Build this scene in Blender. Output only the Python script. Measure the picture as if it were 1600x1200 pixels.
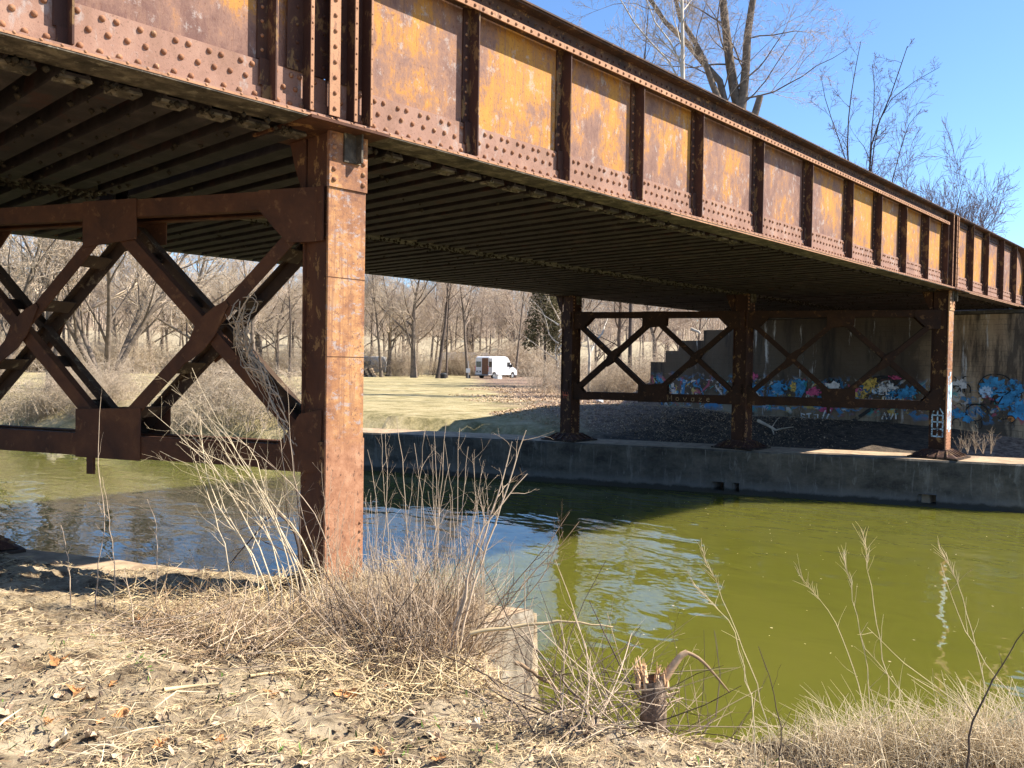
import bpy, math, random
import numpy as np
from mathutils import Vector, Matrix

rnd = random.Random(11)
rng = np.random.default_rng(11)
for o in list(bpy.data.objects):
    bpy.data.objects.remove(o)
S = bpy.context.scene
COL = S.collection

# ------------------------------------------------------------------ camera, sky, sun, exposure
CAM = np.array([-4.0178, -5.7091, 2.0150])
FW = np.array([0.731296, 0.681639, -0.023953])
RT = np.array([0.682029, -0.731145, 0.016215])
UP = np.array([0.006461, 0.028195, 0.999582])
FPX = 1291.87
cd = bpy.data.cameras.new("camera")
cam = bpy.data.objects.new("camera", cd)
COL.objects.link(cam)
cam.matrix_world = Matrix(((RT[0], UP[0], -FW[0], CAM[0]), (RT[1], UP[1], -FW[1], CAM[1]), (RT[2], UP[2], -FW[2], CAM[2]), (0, 0, 0, 1)))
cd.sensor_width = 36.0
cd.lens = 36.0 * FPX / 1600.0
cd.clip_start = 0.05
cd.clip_end = 4000.0
S.camera = cam

SUN_EL, SUN_AZ = 43.0, 135.0            # azimuth clockwise from +Y
w = bpy.data.worlds.new("World")
S.world = w
w.use_nodes = True
wn = w.node_tree
wn.nodes.clear()
sky = wn.nodes.new("ShaderNodeTexSky")
sky.sky_type = 'NISHITA'
sky.sun_disc = False
sky.sun_elevation = math.radians(SUN_EL)
sky.sun_rotation = math.radians(SUN_AZ)
sky.altitude = 200
sky.air_density = 1.0
sky.dust_density = 0.2
sky.ozone_density = 8.0
bg = wn.nodes.new("ShaderNodeBackground")
bg.inputs[1].default_value = 0.105
wo = wn.nodes.new("ShaderNodeOutputWorld")
wn.links.new(sky.outputs[0], bg.inputs[0])
wn.links.new(bg.outputs[0], wo.inputs[0])
sl = bpy.data.lights.new("sun", 'SUN')
sl.energy = 5.0
sl.angle = math.radians(0.53)
sl.color = (1.0, 0.93, 0.82)
so = bpy.data.objects.new("sun", sl)
COL.objects.link(so)
a, e = math.radians(SUN_AZ), math.radians(SUN_EL)
SDIR = Vector((math.sin(a) * math.cos(e), math.cos(a) * math.cos(e), math.sin(e)))
so.rotation_euler = SDIR.to_track_quat('Z', 'Y').to_euler()
so.location = SDIR * 60
S.view_settings.view_transform = 'Standard'
S.view_settings.look = 'None'
S.view_settings.exposure = 1.28
S.view_settings.gamma = 1.0
S.view_settings.use_curve_mapping = False
S.render.engine = 'CYCLES'
S.cycles.max_bounces = 6
S.cycles.diffuse_bounces = 3
S.cycles.glossy_bounces = 3
S.cycles.transparent_max_bounces = 6


def px_ray(x, y):
    return FW + RT * ((x - 800) / FPX) - UP * ((y - 600) / FPX)


def at(x, y, axis, val):
    """where the line of sight through a photo pixel meets the plane axis = val"""
    d = px_ray(x, y)
    return CAM + d * ((val - CAM[axis]) / d[axis])


def far_at(x, y, dist):
    """ground position in the column x of the photo, dist metres from the camera"""
    d = px_ray(x, y)
    return CAM + d * (dist / math.hypot(d[0], d[1]))


# ------------------------------------------------------------------ mesh helpers
def np_mesh(name, V, F, mat, smooth=False):
    V = np.asarray(V, dtype=np.float32).reshape(-1, 3)
    F = np.asarray(F, dtype=np.int32)
    me = bpy.data.meshes.new(name)
    k = F.shape[1]
    me.vertices.add(len(V))
    me.vertices.foreach_set("co", V.ravel())
    me.loops.add(F.size)
    me.loops.foreach_set("vertex_index", F.ravel())
    me.polygons.add(len(F))
    me.polygons.foreach_set("loop_start", np.arange(0, F.size, k, dtype=np.int32))
    me.polygons.foreach_set("loop_total", np.full(len(F), k, dtype=np.int32))
    if smooth:
        me.polygons.foreach_set("use_smooth", np.ones(len(F), dtype=bool))
    me.update(calc_edges=True)
    if mat:
        me.materials.append(mat)
    return me


class Acc:
    def __init__(s):
        s.V, s.F, s.n = [], [], 0

    def add(s, V, F):
        V = np.asarray(V, dtype=np.float32).reshape(-1, 3)
        s.V.append(V)
        s.F.append(np.asarray(F, dtype=np.int32) + s.n)
        s.n += len(V)
        return s

    def tube(s, P, R, k=5):
        P = np.asarray(P, dtype=np.float32)
        R = np.asarray(R, dtype=np.float32)
        if P.ndim == 2:
            P, R = P[None], R[None]
        return s.add(*tubes(P, R, k))

    def mesh(s, name, mat, smooth=True):
        return np_mesh(name, np.concatenate(s.V), np.concatenate(s.F), mat, smooth)


def nrm(v):
    return v / np.maximum(np.linalg.norm(v, axis=-1, keepdims=True), 1e-9)


def tubes(P, R, k):
    M, N, _ = P.shape
    T = nrm(np.gradient(P, axis=1))
    ref = np.array([0.31, 0.52, 0.23], dtype=np.float32)
    U = nrm(np.cross(T, ref))
    W = np.cross(T, U)
    an = np.arange(k) * 2 * np.pi / k
    ring = P[:, :, None, :] + R[:, :, None, None] * (np.cos(an)[None, None, :, None] * U[:, :, None, :] + np.sin(an)[None, None, :, None] * W[:, :, None, :])
    idx = np.arange(M * N * k).reshape(M, N, k)
    a = idx[:, :-1, :]
    b = np.roll(a, -1, axis=2)
    c = idx[:, 1:, :]
    d = np.roll(c, -1, axis=2)
    return ring.reshape(-1, 3), np.stack([a, b, d, c], -1).reshape(-1, 4)


class MB:
    """boxes and prisms collected into one part"""
    def __init__(s):
        s.v, s.f = [], []

    def box(s, x0, x1, y0, y1, z0, z1, M=None):
        n = len(s.v)
        for z in (z0, z1):
            for x, y in ((x0, y0), (x1, y0), (x1, y1), (x0, y1)):
                p = Vector((x, y, z))
                s.v.append(tuple(M @ p) if M is not None else tuple(p))
        for q in ((0, 3, 2, 1), (4, 5, 6, 7), (0, 1, 5, 4), (1, 2, 6, 5), (2, 3, 7, 6), (3, 0, 4, 7)):
            s.f.append(tuple(n + i for i in q))
        return s

    def prism(s, pts, fn):
        """pts: 2D polygon; fn(u, v, side) -> 3D point, side 0 or 1"""
        n, k = len(s.v), len(pts)
        for side in (0, 1):
            for u, v in pts:
                s.v.append(tuple(fn(u, v, side)))
        s.f.append(tuple(range(n, n + k)))
        s.f.append(tuple(range(n + 2 * k - 1, n + k - 1, -1)))
        for i in range(k):
            j = (i + 1) % k
            s.f.append((n + i, n + k + i, n + k + j, n + j))
        return s

    def cyl(s, c, axis, r, h, k=12, r2=None):
        c = Vector(c)
        z = Vector(axis).normalized()
        x = z.orthogonal().normalized()
        y = z.cross(x)
        r2 = r if r2 is None else r2
        n = len(s.v)
        for q, rr in ((0, r), (h, r2)):
            for i in range(k):
                t = 2 * math.pi * i / k
                s.v.append(tuple(c + z * q + x * (rr * math.cos(t)) + y * (rr * math.sin(t))))
        s.f.append(tuple(range(n + k - 1, n - 1, -1)))
        s.f.append(tuple(range(n + k, n + 2 * k)))
        for i in range(k):
            j = (i + 1) % k
            s.f.append((n + i, n + j, n + k + j, n + k + i))
        return s

    def mesh(s, name, mat, bevel=0.0):
        me = bpy.data.meshes.new(name)
        me.from_pydata(s.v, [], s.f)
        import bmesh
        bm = bmesh.new()
        bm.from_mesh(me)
        if bevel:
            bmesh.ops.bevel(bm, geom=list(bm.edges), offset=bevel, segments=1, affect='EDGES', clamp_overlap=True)
        bmesh.ops.recalc_face_normals(bm, faces=bm.faces)
        bm.to_mesh(me)
        bm.free()
        if mat:
            me.materials.append(mat)
        return me


def ob(name, me, parent=None, loc=(0, 0, 0), rot=(0, 0, 0), sc=(1, 1, 1)):
    o = bpy.data.objects.new(name, me)
    COL.objects.link(o)
    o.location, o.rotation_euler, o.scale = loc, rot, sc
    if parent:
        o.parent = parent
    return o


def tag(o, label=None, cat=None, group=None, kind=None):
    for k, v in (("label", label), ("category", cat), ("group", group), ("kind", kind)):
        if v:
            o[k] = v
    return o


def thing(name, label, cat, loc=(0, 0, 0), rot=(0, 0, 0), group=None):
    o = ob(name, None, None, loc, rot)
    o.empty_display_size = 0.2
    return tag(o, label, cat, group)


def dup(root, loc, rot=None, sc=None, label=None, group=None):
    r = root.copy()
    COL.objects.link(r)
    r.location = loc
    if rot is not None:
        r.rotation_euler = rot
    if sc is not None:
        r.scale = sc
    if label:
        r["label"] = label
    if group:
        r["group"] = group
    for ch in list(root.children):
        c = ch.copy()
        COL.objects.link(c)
        c.parent = r
        for g in ch.children:
            d = g.copy()
            COL.objects.link(d)
            d.parent = c
    return r


def sm(x, a=0.0, b=1.0):
    t = np.clip((x - a) / (b - a), 0, 1)
    return t * t * (3 - 2 * t)


_LAT = np.random.default_rng(5).random((256, 256))


def vn(x, y, s=1.0, o=0.0):
    x = np.asarray(x) * s + 91.7 + o
    y = np.asarray(y) * s + 37.3 - o
    xi, yi = np.floor(x).astype(int), np.floor(y).astype(int)
    fx, fy = x - xi, y - yi
    fx, fy = fx * fx * (3 - 2 * fx), fy * fy * (3 - 2 * fy)
    g = lambda i, j: _LAT[i % 256, j % 256]
    return (g(xi, yi) * (1 - fx) + g(xi + 1, yi) * fx) * (1 - fy) + (g(xi, yi + 1) * (1 - fx) + g(xi + 1, yi + 1) * fx) * fy - 0.5


# ------------------------------------------------------------------ materials
class NT:
    def __init__(s, name, rough=0.8, spec=0.3):
        s.m = bpy.data.materials.new(name)
        s.m.use_nodes = True
        s.t = s.m.node_tree
        s.t.nodes.clear()
        s.out = s.t.nodes.new("ShaderNodeOutputMaterial")
        s.b = s.t.nodes.new("ShaderNodeBsdfPrincipled")
        s.t.links.new(s.b.outputs[0], s.out.inputs[0])
        s.b.inputs["Roughness"].default_value = rough
        s.b.inputs["Specular IOR Level"].default_value = spec

    def link(s, a, b):
        s.t.links.new(a, b)

    def pos(s, scale=(1, 1, 1), rand=False, obj=False):
        if obj:
            n = s.t.nodes.new("ShaderNodeTexCoord")
            src = n.outputs["Object"]
        else:
            n = s.t.nodes.new("ShaderNodeNewGeometry")
            src = n.outputs["Position"]
        mp = s.t.nodes.new("ShaderNodeMapping")
        mp.inputs["Scale"].default_value = scale
        s.link(src, mp.inputs[0])
        if rand:
            oi = s.t.nodes.new("ShaderNodeObjectInfo")
            mm = s.t.nodes.new("ShaderNodeMath")
            mm.operation = 'MULTIPLY'
            mm.inputs[1].default_value = 37.0
            s.link(oi.outputs["Random"], mm.inputs[0])
            cx = s.t.nodes.new("ShaderNodeCombineXYZ")
            for i in range(3):
                s.link(mm.outputs[0], cx.inputs[i])
            s.link(cx.outputs[0], mp.inputs[1])
        return mp.outputs[0]

    def noise(s, vec, scale=5, detail=4, rough=0.6, dist=0.0):
        n = s.t.nodes.new("ShaderNodeTexNoise")
        n.inputs["Scale"].default_value = scale
        n.inputs["Detail"].default_value = detail
        n.inputs["Roughness"].default_value = rough
        n.inputs["Distortion"].default_value = dist
        s.link(vec, n.inputs["Vector"])
        return n.outputs[0]

    def vor(s, vec, scale=5, feature='F1', out=0):
        n = s.t.nodes.new("ShaderNodeTexVoronoi")
        n.feature = feature
        n.inputs["Scale"].default_value = scale
        s.link(vec, n.inputs["Vector"])
        return n.outputs[out]

    def ramp(s, fac, stops):
        n = s.t.nodes.new("ShaderNodeValToRGB")
        cr = n.color_ramp
        while len(cr.elements) < len(stops):
            cr.elements.new(0.5)
        for el, (p, c) in zip(cr.elements, stops):
            el.position = p
            el.color = (*c, 1) if len(c) == 3 else c
        s.link(fac, n.inputs[0])
        return n.outputs[0]

    def step(s, fac, a, b):
        n = s.t.nodes.new("ShaderNodeMapRange")
        n.inputs[1].default_value = a
        n.inputs[2].default_value = b
        s.link(fac, n.inputs[0])
        return n.outputs[0]

    def math(s, op, a, b):
        n = s.t.nodes.new("ShaderNodeMath")
        n.operation = op
        for i, v in enumerate((a, b)):
            if isinstance(v, (int, float)):
                n.inputs[i].default_value = v
            else:
                s.link(v, n.inputs[i])
        return n.outputs[0]

    def mix(s, fac, a, b):
        n = s.t.nodes.new("ShaderNodeMix")
        n.data_type = 'RGBA'
        for i, v in ((0, fac), (6, a), (7, b)):
            if isinstance(v, (int, float)):
                n.inputs[i].default_value = v
            elif isinstance(v, tuple):
                n.inputs[i].default_value = (*v, 1)
            else:
                s.link(v, n.inputs[i])
        return n.outputs[2]

    def sep(s, vec):
        n = s.t.nodes.new("ShaderNodeSeparateXYZ")
        s.link(vec, n.inputs[0])
        return n.outputs

    def rand(s):
        return s.t.nodes.new("ShaderNodeObjectInfo").outputs["Random"]

    def bump(s, h, strength=0.4, dist=0.02):
        n = s.t.nodes.new("ShaderNodeBump")
        n.inputs["Strength"].default_value = strength
        n.inputs["Distance"].default_value = dist
        s.link(h, n.inputs["Height"])
        s.link(n.outputs[0], s.b.inputs["Normal"])

    def color(s, c):
        if isinstance(c, tuple):
            s.b.inputs["Base Color"].default_value = (*c, 1)
        else:
            s.link(c, s.b.inputs["Base Color"])
        return s


def plain(name, c, rough=0.7, spec=0.3, var=0.25, scale=8.0, bump=0.0):
    n = NT(name, rough, spec)
    p = n.pos()
    if "spray" in name:      # old paint, worn through in patches
        tr_ = n.t.nodes.new("ShaderNodeBsdfTransparent")
        mx = n.t.nodes.new("ShaderNodeMixShader")
        n.link(n.math('MULTIPLY', n.step(n.noise(p, 4.5, 8, 0.72), 0.40, 0.50), 0.92), mx.inputs[0])
        n.link(tr_.outputs[0], mx.inputs[1])
        n.link(n.b.outputs[0], mx.inputs[2])
        n.link(mx.outputs[0], n.out.inputs[0])
    f = n.noise(p, scale, 5)
    lo = tuple(x * (1 - var) for x in c)
    hi = tuple(min(1, x * (1 + var)) for x in c)
    n.color(n.ramp(f, [(0.3, lo), (0.7, hi)]))
    if bump:
        n.bump(n.noise(p, scale * 4, 6, 0.7), bump, 0.01)
    return n.m


def rust_web_mat():
    n = NT("rust_orange_web", 0.75, 0.25)
    p = n.pos((1, 1, 0.6))
    p2 = n.pos()
    z = n.sep(p2)[2]
    big = n.noise(p, 1.15, 3, 0.5, 0.3)
    fine = n.noise(p, 6.5, 14, 0.78, 0.25)
    f = n.math('ADD', n.math('MULTIPLY', big, 0.52), n.math('MULTIPLY', fine, 0.55))
    f = n.math('ADD', f, n.math('MULTIPLY', n.math('SUBTRACT', n.rand(), 0.5), 0.11))
    # corrosion starts along the rivet lines at the top and bottom of each plate
    mid = n.math('SUBTRACT', -0.012, n.math('MULTIPLY', n.math('ABSOLUTE', n.math('SUBTRACT', z, 4.92), 0), 0.07))
    f = n.math('ADD', f, mid)
    col = n.ramp(f, [(0.36, (0.14, 0.07, 0.055)), (0.45, (0.23, 0.125, 0.09)), (0.495, (0.31, 0.155, 0.08)), (0.52, (0.41, 0.185, 0.043)), (0.60, (0.48, 0.225, 0.038)), (0.70, (0.52, 0.28, 0.07))])
    drip = n.noise(n.pos((13, 13, 0.55)), 1.6, 8, 0.7)
    col = n.mix(n.math('MULTIPLY', n.step(drip, 0.53, 0.62), 0.55), col, (0.24, 0.13, 0.085))
    drip2 = n.noise(n.pos((22, 22, 1.0), ), 1.3, 6, 0.65)
    col = n.mix(n.math('MULTIPLY', n.step(drip2, 0.60, 0.66), 0.5), col, (0.12, 0.055, 0.04))
    gr = n.noise(n.pos((1, 1, 0.7)), 8, 12, 0.8)
    col = n.mix(n.math('MULTIPLY', n.step(gr, 0.555, 0.61), 0.6), col, (0.39, 0.335, 0.30))
    fl = n.noise(n.pos((1, 1, 0.6)), 42, 5, 0.75)
    col = n.mix(n.math('MULTIPLY', n.step(fl, 0.57, 0.64), 0.7), col, (0.13, 0.055, 0.035))
    n.color(col)
    n.bump(n.noise(p2, 45, 8, 0.8), 0.5, 0.008)
    return n.m


def rust_mat(name, stops, fleck, fs, flo=0.56, fhi=0.62, famt=0.8, sc=3.0, bump=0.4, stretch=(1, 1, 0.5)):
    n = NT(name, 0.78, 0.25)
    p = n.pos(stretch)
    col = n.ramp(n.noise(p, sc, 8, 0.65, 0.4), stops)
    f = n.noise(p, fs, 6, 0.7, 0.3)
    col = n.mix(n.math('MULTIPLY', n.step(f, flo, fhi), famt), col, fleck)
    d = n.noise(n.pos(), 60, 4, 0.7)
    col = n.mix(n.math('MULTIPLY', n.step(d, 0.58, 0.66), 0.5), col, (0.06, 0.03, 0.02))
    n.color(col)
    n.bump(n.noise(n.pos(), 40, 8, 0.75), bump, 0.008)
    return n.m


M_WEB = rust_web_mat()
M_STRIP = rust_mat("rust_pink_flange", [(0.3, (0.2125, 0.1148, 0.0765)), (0.5, (0.289, 0.1615, 0.1148)), (0.7, (0.357, 0.2125, 0.1487))], (0.357, 0.3145, 0.289), 6.0, 0.57, 0.66, 0.6)
M_STIFF = rust_mat("rust_dark_stiffener", [(0.3, (0.0385, 0.0196, 0.0168)), (0.55, (0.07, 0.0315, 0.021)), (0.75, (0.112, 0.049, 0.0245))], (0.238, 0.14, 0.056), 9.0, 0.55, 0.6, 0.75)
M_LIP = rust_mat("rust_light_lip", [(0.3, (0.30, 0.15, 0.08)), (0.6, (0.42, 0.22, 0.12)), (0.75, (0.5, 0.31, 0.17))], (0.2, 0.1, 0.06), 12)
M_TOP = rust_mat("rust_black_top", [(0.35, (0.04, 0.025, 0.02)), (0.6, (0.10, 0.05, 0.03))], (0.33, 0.19, 0.08), 12.0, 0.57, 0.63, 0.7, stretch=(1, 1, 1))
M_RIVET = rust_mat("rust_rivet", [(0.35, (0.20, 0.09, 0.05)), (0.65, (0.34, 0.16, 0.08))], (0.4, 0.27, 0.15), 30)
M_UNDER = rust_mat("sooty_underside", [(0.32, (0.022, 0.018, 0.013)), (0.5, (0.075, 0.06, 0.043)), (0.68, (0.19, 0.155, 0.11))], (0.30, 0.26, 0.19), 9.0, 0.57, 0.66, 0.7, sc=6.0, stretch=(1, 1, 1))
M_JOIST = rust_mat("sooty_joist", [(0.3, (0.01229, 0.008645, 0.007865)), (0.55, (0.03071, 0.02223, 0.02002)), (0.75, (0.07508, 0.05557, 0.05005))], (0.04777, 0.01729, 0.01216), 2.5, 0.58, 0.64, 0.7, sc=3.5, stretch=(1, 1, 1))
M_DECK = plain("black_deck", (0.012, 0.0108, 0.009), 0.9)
M_BRACE = rust_mat("rust_brown_brace", [(0.3, (0.04212, 0.01739, 0.009828)), (0.55, (0.07956, 0.03064, 0.01361)), (0.75, (0.1217, 0.04968, 0.01966))], (0.1591, 0.07452, 0.03024), 8.0, 0.59, 0.64, 0.6, stretch=(1, 1, 1))
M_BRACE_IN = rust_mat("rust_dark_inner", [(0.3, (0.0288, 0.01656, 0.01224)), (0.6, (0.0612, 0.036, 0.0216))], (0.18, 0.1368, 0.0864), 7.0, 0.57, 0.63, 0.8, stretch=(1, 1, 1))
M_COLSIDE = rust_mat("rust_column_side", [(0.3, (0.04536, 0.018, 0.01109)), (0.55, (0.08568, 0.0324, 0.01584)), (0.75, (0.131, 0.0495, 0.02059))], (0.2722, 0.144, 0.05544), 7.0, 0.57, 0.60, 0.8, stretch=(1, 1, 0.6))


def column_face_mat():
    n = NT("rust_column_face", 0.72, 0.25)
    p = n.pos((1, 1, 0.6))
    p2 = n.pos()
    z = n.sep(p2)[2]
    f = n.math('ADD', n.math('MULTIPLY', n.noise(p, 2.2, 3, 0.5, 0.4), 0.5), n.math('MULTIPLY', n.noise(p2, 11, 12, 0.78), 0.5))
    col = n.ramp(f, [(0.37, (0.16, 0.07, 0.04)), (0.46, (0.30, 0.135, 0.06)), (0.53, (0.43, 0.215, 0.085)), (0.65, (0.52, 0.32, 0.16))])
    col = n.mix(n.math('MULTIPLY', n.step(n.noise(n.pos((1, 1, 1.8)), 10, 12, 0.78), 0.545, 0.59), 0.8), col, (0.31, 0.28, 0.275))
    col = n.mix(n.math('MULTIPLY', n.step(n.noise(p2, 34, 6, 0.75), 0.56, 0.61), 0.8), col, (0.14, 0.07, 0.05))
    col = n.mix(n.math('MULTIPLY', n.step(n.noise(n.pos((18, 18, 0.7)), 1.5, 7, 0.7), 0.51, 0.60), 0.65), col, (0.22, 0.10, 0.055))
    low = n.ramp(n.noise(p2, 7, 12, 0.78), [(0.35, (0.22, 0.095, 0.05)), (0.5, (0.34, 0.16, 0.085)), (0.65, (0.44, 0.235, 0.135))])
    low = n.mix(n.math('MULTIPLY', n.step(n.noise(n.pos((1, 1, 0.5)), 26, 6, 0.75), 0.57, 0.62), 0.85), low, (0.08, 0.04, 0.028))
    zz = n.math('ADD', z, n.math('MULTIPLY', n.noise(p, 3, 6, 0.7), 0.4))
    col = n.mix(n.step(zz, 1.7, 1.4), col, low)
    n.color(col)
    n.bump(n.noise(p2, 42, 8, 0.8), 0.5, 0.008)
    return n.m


M_COLFACE = column_face_mat()


def pier_mat():
    n = NT("dark_pier_concrete", 0.85, 0.2)
    p = n.pos()
    z = n.sep(p)[2]
    col = n.ramp(n.noise(n.pos((0.8, 0.8, 1.3)), 1.6, 12, 0.75), [(0.36, (0.035, 0.032, 0.028)), (0.52, (0.085, 0.077, 0.064)), (0.7, (0.15, 0.13, 0.105))])
    st = n.noise(n.pos((5, 5, 0.9)), 1.4, 8, 0.7, 0.8)
    col = n.mix(n.math('MULTIPLY', n.step(st, 0.55, 0.66), 0.55), col, (0.22, 0.21, 0.19))
    col = n.mix(n.math('MULTIPLY', n.step(n.noise(n.pos((3, 3, 0.5)), 2.2, 6), 0.56, 0.68), 0.7), col, (0.07, 0.065, 0.06))
    zz = n.math('ADD', z, n.math('MULTIPLY', n.noise(p, 3.5, 5, 0.7), 0.2))
    col = n.mix(n.math('MULTIPLY', n.step(zz, -0.72, -0.9), 0.6), col, (0.16, 0.15, 0.135))
    col = n.mix(n.step(zz, -0.93, -0.99), col, (0.045, 0.042, 0.035))
    n.color(col)
    n.bump(n.noise(p, 14, 8, 0.75), 0.5, 0.02)
    return n.m


M_PIER = pier_mat()


def nose_mat():
    n = NT("pale_pier_concrete", 0.9, 0.15)
    p = n.pos()
    col = n.ramp(n.noise(n.pos((6, 6, 0.8)), 1.6, 8, 0.7), [(0.34, (0.10, 0.08, 0.06)), (0.48, (0.25, 0.21, 0.155)), (0.72, (0.40, 0.345, 0.265))])
    col = n.mix(n.math('MULTIPLY', n.step(n.noise(n.pos((3, 3, 2)), 3, 8, 0.75), 0.55, 0.64), 0.6), col, (0.14, 0.115, 0.09))
    n.color(col)
    n.bump(n.noise(p, 18, 8, 0.75), 0.6, 0.02)
    return n.m


M_NOSE = nose_mat()
M_DUST = plain("dusty_pier_top", (0.40, 0.29, 0.19), 0.95, 0.1, 0.35, 5, 0.4)


def wall_mat():
    n = NT("stained_wall_concrete", 0.88, 0.15)
    p = n.pos()
    x, y, z = n.sep(p)[0], n.sep(p)[1], n.sep(p)[2]
    col = n.ramp(n.noise(n.pos((1, 0.7, 0.35)), 1.1, 8, 0.6, 0.4), [(0.3, (0.19, 0.125, 0.08)), (0.5, (0.38, 0.28, 0.175)), (0.72, (0.50, 0.41, 0.29))])
    col = n.mix(n.math('MULTIPLY', n.step(n.noise(n.pos((1.0, 0.75, 0.10)), 1.1, 10, 0.72), 0.51, 0.60), 0.85), col, (0.035, 0.03, 0.027))
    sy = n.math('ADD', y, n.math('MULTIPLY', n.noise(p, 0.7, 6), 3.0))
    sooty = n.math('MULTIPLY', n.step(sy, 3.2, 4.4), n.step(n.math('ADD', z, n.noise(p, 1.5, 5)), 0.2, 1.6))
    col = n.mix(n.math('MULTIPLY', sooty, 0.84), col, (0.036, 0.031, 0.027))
    col = n.mix(n.math('MULTIPLY', n.step(n.noise(n.pos((2.2, 2.2, 0.25)), 1.3, 8, 0.7), 0.60, 0.67), 0.8), col, (0.6, 0.6, 0.58))
    br = n.t.nodes.new("ShaderNodeTexBrick")
    cx = n.t.nodes.new("ShaderNodeCombineXYZ")
    wob = n.math('MULTIPLY', n.noise(p, 3, 5), 0.12)
    n.link(n.math('ADD', y, wob), cx.inputs[0])
    n.link(n.math('ADD', z, wob), cx.inputs[1])
    n.link(cx.outputs[0], br.inputs["Vector"])
    br.inputs["Scale"].default_value = 1.0
    br.inputs["Brick Width"].default_value = 0.42
    br.inputs["Row Height"].default_value = 0.16
    br.inputs["Mortar Size"].default_value = 0.008
    br.inputs["Mortar Smooth"].default_value = 0.4
    crack = n.math('MULTIPLY', br.outputs["Fac"], n.step(n.noise(p, 2.0, 4), 0.40, 0.55))
    col = n.mix(n.math('MULTIPLY', crack, 0.5), col, (0.06, 0.05, 0.04))
    # faded layers of spray paint along the foot of the wall
    zz = n.math('ADD', z, n.math('MULTIPLY', n.noise(p, 1.6, 4), 0.7))
    band = n.math('MULTIPLY', n.step(zz, 0.75, 0.95), n.step(zz, 2.15, 1.85))
    for off, sc, lo, c in ((0.0, 1.7, 0.535, (0.05, 0.22, 0.42)), (7.3, 2.3, 0.585, (0.58, 0.55, 0.5)), (3.1, 1.9, 0.60, (0.40, 0.09, 0.14)), (11.9, 2.1, 0.61, (0.5, 0.36, 0.09)), (17.0, 2.6, 0.60, (0.05, 0.35, 0.36))):
        mp = n.t.nodes.new("ShaderNodeMapping")
        mp.inputs[1].default_value = (off, off, off)
        n.link(p, mp.inputs[0])
        f = n.noise(mp.outputs[0], sc, 6, 0.62, 1.4)
        col = n.mix(n.math('MULTIPLY', n.math('MULTIPLY', n.step(f, lo, lo + 0.03), band), 0.8), col, c)
    n.color(col)
    h = n.math('SUBTRACT', n.noise(p, 12, 8, 0.7), n.math('MULTIPLY', crack, 0.6))
    n.bump(h, 0.5, 0.02)
    return n.m


M_WALL = wall_mat()


def water_mat():
    n = NT("green_river_water", 0.02, 0.5)
    n.b.inputs["IOR"].default_value = 1.48
    p = n.pos()
    n.color(n.ramp(n.noise(p, 0.25, 3), [(0.3, (0.096, 0.097, 0.014)), (0.7, (0.112, 0.108, 0.018))]))
    rot = n.t.nodes.new("ShaderNodeMapping")
    rot.inputs["Rotation"].default_value = (0, 0, math.radians(-43))
    rot.inputs["Scale"].default_value = (0.9, 0.55, 1)
    n.link(p, rot.inputs[0])
    h = n.math('ADD', n.noise(rot.outputs[0], 1.5, 2, 0.45, 0.6), n.math('MULTIPLY', n.noise(rot.outputs[0], 5.0, 2, 0.5, 0.4), 0.16))
    n.bump(h, 0.26, 0.10)
    # murky water: sunlight spreads inside it, so the bridge's shadow has a soft rim
    n.b.subsurface_method = 'BURLEY'
    n.b.inputs["Subsurface Weight"].default_value = 1.0
    n.b.inputs["Subsurface Radius"].default_value = (0.55, 0.6, 0.25)
    n.b.inputs["Subsurface Scale"].default_value = 2.0
    return n.m


M_WATER = water_mat()


def ground_mat(name, stops, clods, sc=3.0, bump=0.8):
    n = NT(name, 0.95, 0.1)
    p = n.pos()
    col = n.ramp(n.noise(p, sc, 10, 0.7), stops)
    col = n.mix(n.math('MULTIPLY', n.step(n.noise(p, sc * 6, 8, 0.75), 0.56, 0.64), 0.6), col, clods)
    n.color(col)
    n.bump(n.noise(p, sc * 14, 8, 0.8), bump, 0.03)
    return n


M_BANK = ground_mat("straw_dirt", [(0.38, (0.11, 0.076, 0.048)), (0.47, (0.32, 0.245, 0.155)), (0.62, (0.52, 0.415, 0.275))], (0.07, 0.05, 0.032)).m


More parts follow.
